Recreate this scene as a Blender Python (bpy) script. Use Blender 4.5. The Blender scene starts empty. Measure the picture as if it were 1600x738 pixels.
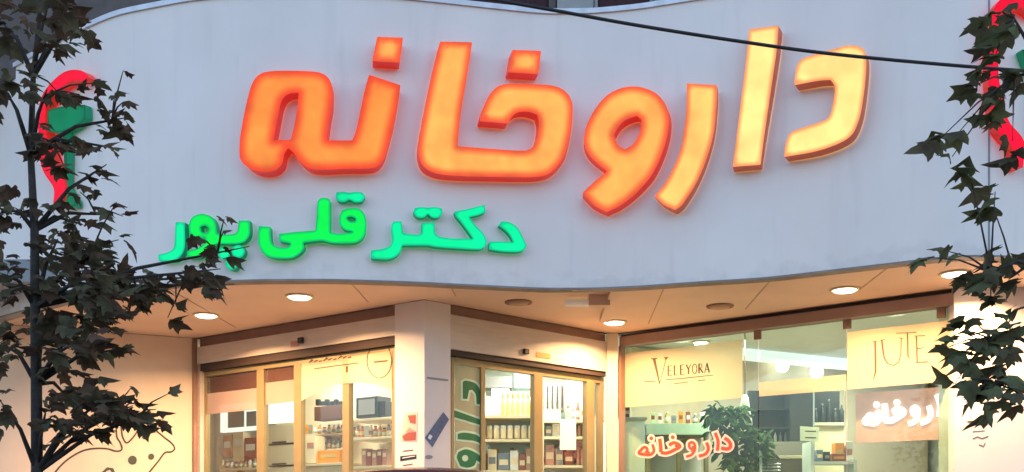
import bpy, bmesh, math, random
import numpy as np
from mathutils import Vector, Matrix
from mathutils.geometry import delaunay_2d_cdt
R = math.radians
random.seed(7)
sc = bpy.context.scene
COL = sc.collection

# ---------------------------------------------------------------- camera, sky, sun, exposure
CZ, HY, F = 1.3, 810.0, 1600.0          # eye height, horizon row, focal length (photo pixels)
cd = bpy.data.cameras.new('camera'); cam = bpy.data.objects.new('camera', cd); COL.objects.link(cam)
cam.location = (0, 0, CZ); cam.rotation_euler = (R(90), 0, 0)
cd.sensor_width = 36; cd.lens = 36; cd.shift_y = (HY - 369) / 1600; cd.clip_end = 2000; cd.clip_start = 0.05
sc.camera = cam
w = bpy.data.worlds.new('World'); sc.world = w; w.use_nodes = True
nt = w.node_tree; sky = nt.nodes.new('ShaderNodeTexSky'); sky.sky_type = 'NISHITA'; sky.sun_disc = False
sky.sun_elevation = R(34); sky.sun_rotation = R(20); sky.dust_density = 3.5; sky.ozone_density = 1.0
bg = nt.nodes['Background']; bg.inputs['Strength'].default_value = 0.15
nt.links.new(sky.outputs[0], bg.inputs[0])
sl = bpy.data.lights.new('sun', 'SUN'); sl.energy = 0.8; sl.angle = R(30); sl.color = (1.0, 0.93, 0.90)
so = bpy.data.objects.new('sun', sl); COL.objects.link(so); so.location = (8, 24, 14); so.rotation_euler = (R(-56), 0, R(-20))
sc.view_settings.view_transform = 'Standard'; sc.view_settings.look = 'None'
EXPO = 1.75; EX = 2 ** -EXPO
sc.view_settings.exposure = EXPO; sc.view_settings.gamma = 1.0
sc.cycles.max_bounces = 8; sc.cycles.transparent_max_bounces = 16; sc.cycles.use_denoising = True
sc.cycles.sample_clamp_indirect = 4

# ---------------------------------------------------------------- helpers
def at(px, py, Y):
    return Vector(((px - 800) / F * Y, Y, CZ + (HY - py) / F * Y))

def mat(name, col, rough=0.6, metal=0.0, var=0.0, scale=6.0, emit=None, strength=0.0, bump=0.0, spec=0.5, stretch=None):
    m = bpy.data.materials.new(name); m.use_nodes = True
    n = m.node_tree; b = n.nodes['Principled BSDF']
    b.inputs['Base Color'].default_value = (*col, 1); b.inputs['Roughness'].default_value = rough
    b.inputs['Metallic'].default_value = metal; b.inputs['Specular IOR Level'].default_value = spec
    if var or bump:
        tc = n.nodes.new('ShaderNodeTexCoord'); mp = n.nodes.new('ShaderNodeMapping')
        if stretch: mp.inputs['Scale'].default_value = stretch
        nz = n.nodes.new('ShaderNodeTexNoise'); nz.inputs['Scale'].default_value = scale; nz.inputs['Detail'].default_value = 6
        n.links.new(tc.outputs['Object'], mp.inputs[0]); n.links.new(mp.outputs[0], nz.inputs['Vector'])
        if var:
            mr = n.nodes.new('ShaderNodeMapRange'); mr.inputs['From Min'].default_value = 0.3; mr.inputs['From Max'].default_value = 0.7
            mr.inputs['To Min'].default_value = 1 - var; mr.inputs['To Max'].default_value = 1 + var * 0.5
            n.links.new(nz.outputs['Fac'], mr.inputs['Value'])
            hs = n.nodes.new('ShaderNodeVectorMath'); hs.operation = 'SCALE'; hs.inputs[0].default_value = col
            n.links.new(mr.outputs[0], hs.inputs['Scale']); n.links.new(hs.outputs[0], b.inputs['Base Color'])
        if bump:
            bp = n.nodes.new('ShaderNodeBump'); bp.inputs['Strength'].default_value = bump; bp.inputs['Distance'].default_value = 0.02
            n.links.new(nz.outputs['Fac'], bp.inputs['Height']); n.links.new(bp.outputs[0], b.inputs['Normal'])
    if emit:
        b.inputs['Emission Color'].default_value = (*emit, 1); b.inputs['Emission Strength'].default_value = strength * EX
    return m

def glass_mat(name, tint=(0.93, 0.97, 0.95), ior=1.45):
    m = bpy.data.materials.new(name); m.use_nodes = True; n = m.node_tree; n.nodes.clear()
    o = n.nodes.new('ShaderNodeOutputMaterial'); mx = n.nodes.new('ShaderNodeMixShader')
    t = n.nodes.new('ShaderNodeBsdfTransparent'); t.inputs[0].default_value = (*tint, 1)
    g = n.nodes.new('ShaderNodeBsdfGlossy'); g.inputs['Roughness'].default_value = 0.02
    lw_ = n.nodes.new('ShaderNodeLayerWeight'); lw_.inputs[0].default_value = 0.5
    pw = n.nodes.new('ShaderNodeMath'); pw.operation = 'POWER'; pw.inputs[1].default_value = 4.0
    fr = n.nodes.new('ShaderNodeMath'); fr.operation = 'MULTIPLY_ADD'; fr.inputs[1].default_value = 0.8; fr.inputs[2].default_value = 0.05
    n.links.new(lw_.outputs['Facing'], pw.inputs[0]); n.links.new(pw.outputs[0], fr.inputs[0])
    n.links.new(fr.outputs[0], mx.inputs[0]); n.links.new(t.outputs[0], mx.inputs[1]); n.links.new(g.outputs[0], mx.inputs[2])
    n.links.new(mx.outputs[0], o.inputs[0]); return m

def film_mat(name, col, clear=0.25, trans=0.5):
    m = bpy.data.materials.new(name); m.use_nodes = True; n = m.node_tree; n.nodes.clear()
    o = n.nodes.new('ShaderNodeOutputMaterial'); mx = n.nodes.new('ShaderNodeMixShader'); m2 = n.nodes.new('ShaderNodeMixShader')
    t = n.nodes.new('ShaderNodeBsdfTransparent'); d = n.nodes.new('ShaderNodeBsdfDiffuse'); d.inputs[0].default_value = (*col, 1)
    tr = n.nodes.new('ShaderNodeBsdfTranslucent'); tr.inputs[0].default_value = (*col, 1)
    m2.inputs[0].default_value = trans; n.links.new(d.outputs[0], m2.inputs[1]); n.links.new(tr.outputs[0], m2.inputs[2])
    mx.inputs[0].default_value = clear; n.links.new(m2.outputs[0], mx.inputs[1]); n.links.new(t.outputs[0], mx.inputs[2])
    n.links.new(mx.outputs[0], o.inputs[0]); return m

def lit_face_mat(name, edge_col, mid_col, e_s, m_s, span):
    # a moulded acrylic sign face lit by diodes inside: weaker towards its rim, uneven along its length
    m = bpy.data.materials.new(name); m.use_nodes = True; n = m.node_tree; b = n.nodes['Principled BSDF']
    a = n.nodes.new('ShaderNodeAttribute'); a.attribute_name = 'rim'
    mr = n.nodes.new('ShaderNodeMapRange'); mr.interpolation_type = 'SMOOTHSTEP'; mr.inputs['From Max'].default_value = span
    n.links.new(a.outputs['Fac'], mr.inputs['Value'])
    tc = n.nodes.new('ShaderNodeTexCoord'); nz = n.nodes.new('ShaderNodeTexNoise'); nz.inputs['Scale'].default_value = 5; nz.inputs['Detail'].default_value = 2
    n.links.new(tc.outputs['Object'], nz.inputs['Vector'])
    c = n.nodes.new('ShaderNodeMix'); c.data_type = 'RGBA'
    c.inputs[6].default_value = (*edge_col, 1); c.inputs[7].default_value = (*mid_col, 1)
    n.links.new(mr.outputs[0], c.inputs[0]); n.links.new(c.outputs[2], b.inputs['Emission Color'])
    s = n.nodes.new('ShaderNodeMapRange'); s.inputs['To Min'].default_value = e_s * EX; s.inputs['To Max'].default_value = m_s * EX
    n.links.new(mr.outputs[0], s.inputs['Value'])
    v = n.nodes.new('ShaderNodeMapRange'); v.inputs['From Min'].default_value = 0.3; v.inputs['From Max'].default_value = 0.7
    v.inputs['To Min'].default_value = 0.82; v.inputs['To Max'].default_value = 1.18
    n.links.new(nz.outputs['Fac'], v.inputs['Value'])
    mu = n.nodes.new('ShaderNodeMath'); mu.operation = 'MULTIPLY'
    n.links.new(s.outputs[0], mu.inputs[0]); n.links.new(v.outputs[0], mu.inputs[1]); n.links.new(mu.outputs[0], b.inputs['Emission Strength'])
    b.inputs['Base Color'].default_value = (*[0.2 * k for k in mid_col], 1); b.inputs['Roughness'].default_value = 0.5; b.inputs['Specular IOR Level'].default_value = 0.15
    return m

def tag(o, label=None, cat=None, group=None, kind=None):
    if label: o['label'] = label
    if cat: o['category'] = cat
    if group: o['group'] = group
    if kind: o['kind'] = kind
    return o

def thing(name, label, cat, loc=(0, 0, 0), group=None):
    o = bpy.data.objects.new(name, None); COL.objects.link(o); o.location = loc; o.empty_display_size = 0.1
    return tag(o, label, cat, group)

def root_loc(p):
    v = Vector((0, 0, 0))
    while p is not None: v += Vector(p.location); p = p.parent
    return v

class MB:
    """collects world-space geometry and links it as one mesh object"""
    def __init__(s): s.v = []; s.f = []; s.attr = None
    def add(s, vs, fs):
        k = len(s.v); s.v += [Vector(p) for p in vs]; s.f += [tuple(i + k for i in f) for f in fs]; return s
    def obox(s, o, ax, ay, az):
        o, ax, ay, az = Vector(o), Vector(ax), Vector(ay), Vector(az)
        vs = [o + ax * i + ay * j + az * k for k in (0, 1) for j in (0, 1) for i in (0, 1)]
        return s.add(vs, [(0, 2, 3, 1), (4, 5, 7, 6), (0, 1, 5, 4), (1, 3, 7, 5), (3, 2, 6, 7), (2, 0, 4, 6)])
    def box(s, x0, x1, y0, y1, z0, z1):
        return s.obox((x0, y0, z0), (x1 - x0, 0, 0), (0, y1 - y0, 0), (0, 0, z1 - z0))
    def tube(s, pts, rad, n=8, cap=True):
        pts = [Vector(p) for p in pts]; rad = rad if hasattr(rad, '__len__') else [rad] * len(pts)
        vs = []; fs = []
        for i, p in enumerate(pts):
            d = (pts[min(i + 1, len(pts) - 1)] - pts[max(i - 1, 0)]).normalized()
            up = Vector((0, 0, 1)) if abs(d.z) < 0.9 else Vector((1, 0, 0))
            a = d.cross(up).normalized(); b = d.cross(a).normalized()
            for k in range(n):
                t = 2 * math.pi * k / n; vs.append(p + (a * math.cos(t) + b * math.sin(t)) * rad[i])
        for i in range(len(pts) - 1):
            for k in range(n):
                fs.append((i * n + k, i * n + (k + 1) % n, (i + 1) * n + (k + 1) % n, (i + 1) * n + k))
        if cap: fs.append(tuple(range(n))[::-1]); fs.append(tuple((len(pts) - 1) * n + k for k in range(n)))
        return s.add(vs, fs)
    def lathe(s, c, prof, n=16):
        c = Vector(c); vs = []; fs = []
        for r, z in prof:
            for k in range(n):
                t = 2 * math.pi * k / n; vs.append(c + Vector((r * math.cos(t), r * math.sin(t), z)))
        for i in range(len(prof) - 1):
            for k in range(n): fs.append((i * n + k, i * n + (k + 1) % n, (i + 1) * n + (k + 1) % n, (i + 1) * n + k))
        if prof[0][0] > 1e-6: fs.append(tuple(range(n))[::-1])
        if prof[-1][0] > 1e-6: fs.append(tuple((len(prof) - 1) * n + k for k in range(n)))
        return s.add(vs, fs)
    def build(s, name, m, parent=None, smooth=False, bevel=0.0):
        off = root_loc(parent); me = bpy.data.meshes.new(name)
        me.from_pydata([tuple(p - off) for p in s.v], [], s.f); me.materials.append(m)
        if s.attr is not None:
            a = me.attributes.new('rim', 'FLOAT', 'POINT'); a.data.foreach_set('value', s.attr)
        bm = bmesh.new(); bm.from_mesh(me)
        if bevel:
            bmesh.ops.remove_doubles(bm, verts=bm.verts, dist=1e-5)
            bmesh.ops.bevel(bm, geom=list(bm.edges), offset=bevel, segments=2, affect='EDGES', profile=0.6)
        if s.attr is None: bmesh.ops.recalc_face_normals(bm, faces=bm.faces)
        bm.to_mesh(me); bm.free()
        if smooth:
            for p in me.polygons: p.use_smooth = True
        o = bpy.data.objects.new(name, me); COL.objects.link(o)
        if parent is not None: o.parent = parent
        return o

def copy_tree(o, parent=None):
    c = o.copy(); COL.objects.link(c)
    if parent is not None: c.parent = parent
    for ch in list(o.children): copy_tree(ch, c)
    return c

def inside(p, loops):
    x, y = p; r = False
    for L in loops:
        n = len(L)
        for i in range(n):
            x1, y1 = L[i]; x2, y2 = L[(i + 1) % n]
            if (y1 > y) != (y2 > y) and x < (x2 - x1) * (y - y1) / (y2 - y1) + x1: r = not r
    return r

def smooth_loop(L, step=4.0, corner=50, soft=1):
    n = len(L); P = [Vector(p) for p in L]; T = []; isc = []
    for i in range(n):
        a = (P[i] - P[i - 1]); b = (P[(i + 1) % n] - P[i])
        ang = abs(math.degrees(a.angle_signed(b))) if a.length > 1e-6 and b.length > 1e-6 else 0
        isc.append(ang > corner); T.append((P[(i + 1) % n] - P[i - 1]) * 0.5)
    out = []
    for i in range(n):
        j = (i + 1) % n; p, q = P[i], P[j]; d = q - p
        k = max(1, int(d.length / step)); L0 = d.length
        ta = d if isc[i] else T[i].normalized() * min(L0, T[i].length); tb = d if isc[j] else T[j].normalized() * min(L0, T[j].length)
        for s in range(k):
            t = s / k; h1 = 2 * t**3 - 3 * t**2 + 1; h2 = t**3 - 2 * t**2 + t; h3 = -2 * t**3 + 3 * t**2; h4 = t**3 - t**2
            out.append(p * h1 + ta * h2 + q * h3 + tb * h4)
    for _ in range(soft):
        o2 = []
        for i in range(len(out)):
            a, b = out[i], out[(i + 1) % len(out)]; o2 += [a * 0.75 + b * 0.25, a * 0.25 + b * 0.75]
        out = o2
    res = [out[0]]
    for p in out[1:]:
        if (p - res[-1]).length > step * 0.3: res.append(p)
    return [tuple(p) for p in res]

def fill(loops, grid=None):
    vs = []; es = []
    for L in loops:
        k = len(vs); vs += [Vector(p) for p in L]; es += [(k + i, k + (i + 1) % len(L)) for i in range(len(L))]
    if grid:
        xs = [p[0] for p in loops[0]]; ys = [p[1] for p in loops[0]]
        segs = np.array([(L[i], L[(i + 1) % len(L)]) for L in loops for i in range(len(L))])
        y = min(ys) + grid / 2
        while y < max(ys):
            x = min(xs) + grid / 2
            while x < max(xs):
                if inside((x, y), loops) and edge_dist(np.array([[x, y]]), segs)[0] > grid * 0.4: vs.append(Vector((x, y)))
                x += grid
            y += grid
    r = delaunay_2d_cdt(vs, es, [], 0, 1e-6)
    V = [tuple(p) for p in r[0]]
    Fc = []
    for f in r[2]:
        c = (sum(V[i][0] for i in f) / len(f), sum(V[i][1] for i in f) / len(f))
        if inside(c, loops): Fc.append(tuple(f))
    return V, Fc

def edge_dist(P, segs):
    a = segs[:, 0]; b = segs[:, 1]; ab = b - a; L2 = (ab**2).sum(1) + 1e-9
    ap = P[:, None, :] - a[None]; t = np.clip((ap * ab[None]).sum(2) / L2[None], 0, 1)
    return np.sqrt(((ap - t[..., None] * ab[None])**2).sum(2)).min(1)

def flat_shape(loops, surf, off, grid=None):
    """a filled outline laid on a surface map surf(px, py, off)"""
    V, Fc = fill(loops, grid); mb = MB(); mb.add([surf(x, y, off) for x, y in V], Fc)
    segs = np.array([(L[i], L[(i + 1) % len(L)]) for L in loops for i in range(len(L))])
    mb.attr = list(edge_dist(np.array(V), segs).astype(float)); return mb

def normal_of(surf, p):
    w_ = getattr(surf, '__self__', None)
    if w_ is not None: return w_.n
    i = int(np.argmin((FX - p.x)**2 + (FY - p.y)**2)); return Vector((NX[i], NY[i], 0))

def rim_walls(loops, surf, o0, o1, mb=None):
    mb = mb or MB()
    for L in loops:
        n = len(L); fr = [surf(x, y, o1) for x, y in L]; vs = [p - normal_of(surf, p) * (o1 - o0) for p in fr] + fr
        mb.add(vs, [(i, (i + 1) % n, n + (i + 1) % n, n + i) for i in range(n)])
    return mb

def solid(loops, surf, o0, o1, grid=None):
    """outline with real thickness between offsets o0 (back) and o1 (front)"""
    V, Fc = fill(loops, grid); mb = MB()
    fr = [surf(x, y, o1) for x, y in V]; mb.add(fr, Fc); mb.add([p - normal_of(surf, p) * (o1 - o0) for p in fr], Fc)
    return rim_walls(loops, surf, o0, o1, mb)

def stroke(pts, wd, closed=False):
    """outline loops of a thick polyline (px)"""
    P = [Vector(p) for p in pts]; n = len(P)
    wd = wd if hasattr(wd, '__len__') else [wd] * n
    l = []; r = []
    for i in range(n):
        if closed: d = P[(i + 1) % n] - P[i - 1]
        else: d = P[min(i + 1, n - 1)] - P[max(i - 1, 0)]
        d.normalize(); nn = Vector((-d.y, d.x)) * wd[i] / 2
        l.append(P[i] + nn); r.append(P[i] - nn)
    if closed: return [[tuple(p) for p in l], [tuple(p) for p in r]]
    return [[tuple(p) for p in l] + [tuple(p) for p in reversed(r)]]

def curve(pts, k=4):
    """Catmull-Rom through points"""
    P = [Vector(p) for p in pts]; P = [P[0] * 2 - P[1]] + P + [P[-1] * 2 - P[-2]]; out = []
    for i in range(1, len(P) - 2):
        for s in range(k):
            t = s / k; a, b, c, d = P[i - 1:i + 3]
            out.append(0.5 * ((2 * b) + (c - a) * t + (2 * a - 5 * b + 4 * c - d) * t * t + (3 * b - a - 3 * c + d) * t**3))
    out.append(P[-2]); return [tuple(p) for p in out]

def zoomed(L, ox, oy, s): return [(x / s + ox, y / s + oy) for x, y in L]
def circ(cx, cy, r, n=18, ry=None): return [(cx + r * math.cos(2 * math.pi * i / n), cy + (ry or r) * math.sin(2 * math.pi * i / n)) for i in range(n)]
def grow(L, d):
    A = sum(L[i - 1][0] * L[i][1] - L[i][0] * L[i - 1][1] for i in range(len(L))); sg = 1 if A > 0 else -1
    out = []; n = len(L)
    for i in range(n):
        a = Vector(L[i]) - Vector(L[i - 1]); b = Vector(L[(i + 1) % n]) - Vector(L[i])
        if a.length < 1e-6 or b.length < 1e-6: out.append(L[i]); continue
        a.normalize(); b.normalize(); na = Vector((a.y, -a.x)); nb = Vector((b.y, -b.x)); m = na + nb
        if m.length < 0.2: m = na
        m.normalize(); k = min(1.6, 1 / max(0.4, m.dot(na))); q = Vector(L[i]) + m * d * k * sg; out.append((q.x, q.y))
    return out

# ---------------------------------------------------------------- plan of the shop front
class Wing:
    """a vertical wall plane from plan point a to b; n points to the street"""
    def __init__(s, a, b):
        s.a = Vector((*a, 0)); s.b = Vector((*b, 0)); s.u = (s.b - s.a).normalized(); s.len = (s.b - s.a).length
        s.n = Vector((s.u.y, -s.u.x, 0))
        if s.n.y > 0: s.n = -s.n
    def p(s, u, n, z): return s.a + s.u * u + s.n * n + Vector((0, 0, z))
    def surf(s, px, py, off=0.0):
        d = Vector(((px - 800) / F, 1, (HY - py) / F)); o = Vector((0, 0, CZ)); q = s.a + s.n * off
        t = (q - o).dot(s.n) / d.dot(s.n); return o + d * t
    def uof(s, px, off=0.0): return (s.surf(px, 600, off) - s.a).dot(s.u)
    def box(s, mb, u0, u1, n0, n1, z0, z1):
        return mb.obox(s.p(u0, n0, z0), s.u * (u1 - u0), s.n * (n1 - n0), (0, 0, z1 - z0))
CEIL = 3.2
A = (-3.34, 10.8); P = (-0.761, 8.89); C = (0.986, 10.52); C2 = (1.085, 10.52); D = (3.647, 8.444); E = (5.6, 8.35)
W0 = (-6.6, 9.28)
LW = Wing(A, P); MW = Wing(P, C); RW = Wing(C2, D); WALL = Wing(W0, A); PIL = Wing(D, E); CORN = Wing(C, C2)

# the curved fascia: distance from the street for rows of the photograph
kx = [-160, -60, 20, 60, 107, 180, 295, 400, 520, 640, 750, 850, 930, 1000, 1080, 1200, 1300, 1400, 1450, 1500, 1563, 1640, 1760]
ky = [11.0, 9.95, 9.25, 8.95, 8.63, 8.27, 8.04, 7.95, 7.94, 8.02, 8.14, 8.25, 8.24, 8.17, 8.04, 7.88, 7.64, 7.42, 7.31, 7.22, 7.22, 7.33, 7.7]
gx = np.arange(-160, 1761, 4.0); gy = np.interp(gx, kx, ky)
kern = np.exp(-np.arange(-10, 11)**2 / 40.0); kern /= kern.sum()
gy = np.convolve(np.pad(gy, 10, mode='edge'), kern, 'valid')
FX = (gx - 800) / F * gy; FY = gy
tx = np.gradient(FX); ty = np.gradient(FY); ln = np.hypot(tx, ty); NX = ty / ln; NY = -tx / ln
FZ0, FZ1 = 3.15, 5.37
_cache = {}
def fascia(px, py, off=0.0):
    k = round(off, 4)
    if k not in _cache:
        X = FX + NX * k; Y = FY + NY * k; _cache[k] = (X / Y * F + 800, X, Y)
    q, X, Y = _cache[k]
    y = float(np.interp(px, q, Y)); x = float(np.interp(px, q, X))
    return Vector((x, y, CZ + (HY - py) / F * y))

# ---------------------------------------------------------------- materials
M = {}
def panel_mat():
    # painted panel with faint mottling, rain streaks and a dirty lower edge
    m = mat('composite_panel', (0.90, 0.80, 0.73), 0.55); n = m.node_tree; b = n.nodes['Principled BSDF']
    tc = n.nodes.new('ShaderNodeTexCoord'); sep = n.nodes.new('ShaderNodeSeparateXYZ'); n.links.new(tc.outputs['Object'], sep.inputs[0])
    def noise(sc_, st, lo, hi, a, c):
        mp = n.nodes.new('ShaderNodeMapping'); mp.inputs['Scale'].default_value = st; n.links.new(tc.outputs['Object'], mp.inputs[0])
        z = n.nodes.new('ShaderNodeTexNoise'); z.inputs['Scale'].default_value = sc_; z.inputs['Detail'].default_value = 5; n.links.new(mp.outputs[0], z.inputs['Vector'])
        r = n.nodes.new('ShaderNodeMapRange'); r.inputs['From Min'].default_value = lo; r.inputs['From Max'].default_value = hi; r.inputs['To Min'].default_value = a; r.inputs['To Max'].default_value = c
        n.links.new(z.outputs['Fac'], r.inputs['Value']); return r.outputs[0]
    mott = noise(1.7, (1, 1, 0.8), 0.3, 0.7, 0.95, 1.03); streak = noise(9, (1, 1, 0.10), 0.56, 0.75, 1.0, 0.93); grime = noise(7, (1, 1, 1), 0.35, 0.65, 0.0, 0.16)
    zl = n.nodes.new('ShaderNodeMath'); zl.operation = 'SUBTRACT'; n.links.new(sep.outputs['Z'], zl.inputs[0]); n.links.new(grime, zl.inputs[1])
    ed = n.nodes.new('ShaderNodeMapRange'); ed.inputs['From Min'].default_value = 3.06; ed.inputs['From Max'].default_value = 3.17; ed.inputs['To Min'].default_value = 0.9; ed.inputs['To Max'].default_value = 1.0
    n.links.new(zl.outputs[0], ed.inputs['Value'])
    m1 = n.nodes.new('ShaderNodeMath'); m1.operation = 'MULTIPLY'; n.links.new(mott, m1.inputs[0]); n.links.new(streak, m1.inputs[1])
    m2 = n.nodes.new('ShaderNodeMath'); m2.operation = 'MULTIPLY'; n.links.new(m1.outputs[0], m2.inputs[0]); n.links.new(ed.outputs[0], m2.inputs[1])
    v = n.nodes.new('ShaderNodeVectorMath'); v.operation = 'SCALE'; v.inputs[0].default_value = (0.90, 0.80, 0.73); n.links.new(m2.outputs[0], v.inputs['Scale']); n.links.new(v.outputs[0], b.inputs['Base Color'])
    return m
M['fascia'] = panel_mat()
M['cap'] = mat('coping_metal', (0.7, 0.7, 0.72), 0.4, 0.3, var=0.2, scale=8)
M['soffit'] = mat('soffit_paint', (0.76, 0.54, 0.40), 0.6, var=0.10, scale=1.6)
M['joint'] = mat('soffit_joint_paint', (0.5, 0.31, 0.21), 0.6)
M['wall'] = mat('beige_render', (0.76, 0.62, 0.47), 0.8, var=0.08, scale=3, bump=0.1)
M['pillar'] = mat('pillar_stone', (0.72, 0.66, 0.62), 0.5, var=0.07, scale=3)
M['shutter'] = mat('shutter_box_metal', (0.62, 0.54, 0.46), 0.45, var=0.08, scale=4, stretch=(1, 1, 8))
M['dark'] = mat('dark_gap', (0.05, 0.03, 0.025), 0.7)
M['brown'] = mat('brown_cornice', (0.30, 0.17, 0.12), 0.6, var=0.15)
M['frame'] = mat('champagne_aluminium', (0.32, 0.25, 0.13), 0.4, 0.35, var=0.08, scale=10)
M['glass'] = glass_mat('shop_glass')
M['glass2'] = glass_mat('reflection_tinted_glass', (0.80, 0.92, 0.85))  # green tint stands in for a greenish street reflection in the panes
M['film'] = film_mat('cream_film', (0.80, 0.68, 0.50), 0.16, 0.5)
M['film2'] = film_mat('thin_cream_film', (0.80, 0.66, 0.48), 0.45, 0.5)
M['film3'] = film_mat('pinkish_film', (0.60, 0.40, 0.32), 0.3, 0.5)
M['olive_film'] = film_mat('olive_film', (0.55, 0.50, 0.34), 0.2, 0.4)
M['red_reflection'] = film_mat('dark_red_reflection', (0.15, 0.07, 0.055), 0.4, 0.3)  # colour of a dim reflection in the left door glass
M['ink'] = mat('brown_ink', (0.10, 0.055, 0.025), 0.6)
M['ink2'] = mat('faint_ink', (0.10, 0.05, 0.02), 0.6)
M['green'] = mat('green_vinyl', (0.01, 0.16, 0.06), 0.4)
M['mint'] = mat('pale_green_vinyl', (0.55, 0.75, 0.52), 0.5)
M['blue'] = mat('blue_sticker', (0.07, 0.12, 0.24), 0.4, var=0.3, scale=30)
M['black'] = mat('black_plastic', (0.02, 0.02, 0.022), 0.4)
M['grey'] = mat('grey_plastic', (0.25, 0.26, 0.27), 0.5)
M['white'] = mat('white_paint', (0.8, 0.8, 0.78), 0.5, var=0.03)
M['cream'] = mat('cream_board', (0.75, 0.64, 0.44), 0.6, var=0.06, scale=4)
M['inwall'] = mat('interior_wall', (0.62, 0.60, 0.56), 0.7, var=0.04)
M['mintwall'] = mat('interior_mint_wall', (0.68, 0.80, 0.74), 0.6, var=0.04)
M['floor'] = mat('stone_floor', (0.45, 0.42, 0.38), 0.3, var=0.1)
M['asphalt'] = mat('asphalt', (0.05, 0.05, 0.052), 0.9, var=0.3, scale=40, bump=0.3)
M['paving'] = mat('paving', (0.3, 0.29, 0.27), 0.8, var=0.2, scale=9)
M['earth'] = mat('earth', (0.12, 0.09, 0.06), 0.95, var=0.3, scale=20, bump=0.4)
M['upper'] = mat('brown_stone', (0.13, 0.105, 0.095), 0.8, var=0.25, scale=7)
def leaf_mat(name, c1, c2, scale=7):
    m = bpy.data.materials.new(name); m.use_nodes = True; n = m.node_tree; n.nodes.clear()
    o = n.nodes.new('ShaderNodeOutputMaterial'); mx = n.nodes.new('ShaderNodeMixShader'); mx.inputs[0].default_value = 0.3
    d = n.nodes.new('ShaderNodeBsdfDiffuse'); t = n.nodes.new('ShaderNodeBsdfTranslucent')
    tc = n.nodes.new('ShaderNodeTexCoord'); nz = n.nodes.new('ShaderNodeTexNoise'); nz.inputs['Scale'].default_value = scale; nz.inputs['Detail'].default_value = 3
    r = n.nodes.new('ShaderNodeValToRGB'); r.color_ramp.elements[0].position = 0.35; r.color_ramp.elements[1].position = 0.65
    r.color_ramp.elements[0].color = (*c1, 1); r.color_ramp.elements[1].color = (*c2, 1)
    n.links.new(tc.outputs['Object'], nz.inputs['Vector']); n.links.new(nz.outputs['Fac'], r.inputs[0])
    for b in (d, t): n.links.new(r.outputs[0], b.inputs[0])
    n.links.new(d.outputs[0], mx.inputs[1]); n.links.new(t.outputs[0], mx.inputs[2]); n.links.new(mx.outputs[0], o.inputs[0]); return m
M['leaf'] = leaf_mat('dark_leaf', (0.070, 0.060, 0.040), (0.140, 0.135, 0.080))
M['leaf2'] = leaf_mat('reddish_leaf', (0.060, 0.040, 0.028), (0.140, 0.095, 0.062))
M['leafg'] = leaf_mat('green_leaf', (0.075, 0.078, 0.042), (0.150, 0.170, 0.085))
M['bark'] = mat('bark', (0.045, 0.037, 0.032), 0.9, var=0.4, scale=25, bump=0.5)
M['houseplant'] = leaf_mat('houseplant_leaf', (0.02, 0.06, 0.02), (0.10, 0.17, 0.06), 9)
M['lamp'] = mat('lamp_lens', (1, 0.9, 0.75), 0.4, emit=(1, 0.86, 0.62), strength=9)
M['lampin'] = mat('cool_lamp_lens', (1, 1, 0.95), 0.4, emit=(1, 0.97, 0.86), strength=6)
M['panel_light'] = mat('white_light_panel', (0.9, 0.9, 0.9), 0.5, emit=(0.9, 1.0, 0.93), strength=0.95)
M['cove'] = mat('cove_light', (0.9, 0.9, 0.9), 0.5, emit=(0.88, 0.97, 1.0), strength=0.95)
M['tube'] = mat('tube_diffuser', (0.9, 0.85, 0.75), 0.4, emit=(1, 0.82, 0.6), strength=0.12)
M['side'] = mat('red_letter_return', (0.4, 0.03, 0.015), 0.35, emit=(1, 0.02, 0.012), strength=0.36)
M['side_warm'] = mat('orange_letter_return', (0.4, 0.1, 0.04), 0.35, emit=(1, 0.14, 0.05), strength=0.16)
M['gside'] = mat('green_letter_return', (0.0, 0.2, 0.1), 0.35, emit=(0.0, 0.45, 0.18), strength=0.16)
M['f1'] = lit_face_mat('orange_lit_face', (1, 0.045, 0.02), (1, 0.29, 0.05), 0.85, 1.02, 18)
M['f2'] = lit_face_mat('amber_lit_face', (1, 0.06, 0.025), (1, 0.41, 0.085), 0.88, 1.1, 15)
M['f3'] = lit_face_mat('gold_lit_face', (1, 0.13, 0.045), (1, 0.52, 0.13), 0.95, 1.15, 10)
M['f4'] = lit_face_mat('yellow_lit_face', (1, 0.28, 0.09), (1, 0.68, 0.22), 1.0, 1.2, 8)
M['g1'] = lit_face_mat('green_lit_face', (0.0, 0.55, 0.20), (0.0, 1.0, 0.085), 0.7, 0.95, 5)
M['g2'] = lit_face_mat('turquoise_lit_face', (0.0, 0.6, 0.32), (0.0, 1.0, 0.33), 0.75, 0.98, 5)
M['snake'] = lit_face_mat('red_lit_face', (1, 0.0, 0.02), (1, 0.0, 0.03), 0.75, 0.95, 4)
M['cup'] = lit_face_mat('dim_green_face', (0.0, 0.14, 0.06), (0.0, 0.2, 0.085), 0.6, 0.9, 4)
M['pink'] = mat('pink_light_panel', (0.6, 0.3, 0.26), 0.5, emit=(0.95, 0.42, 0.35), strength=0.55, var=0.3, scale=3)
M['ledwhite'] = mat('white_led_text', (1, 0.95, 0.9), 0.4, emit=(1, 0.93, 0.85), strength=2.2)
M['redtext'] = mat('red_vinyl_text', (0.6, 0.07, 0.03), 0.4, emit=(1, 0.08, 0.03), strength=0.22)
M['pinktext'] = mat('pale_pink_outline', (0.8, 0.5, 0.42), 0.4, emit=(1, 0.5, 0.4), strength=0.45)
M['orange'] = mat('orange_card', (0.8, 0.28, 0.02), 0.5)
M['yellow'] = mat('yellow_plastic', (0.62, 0.42, 0.12), 0.4)
M['gold'] = mat('golden_cap', (0.5, 0.28, 0.07), 0.35, 0.3)
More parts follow.
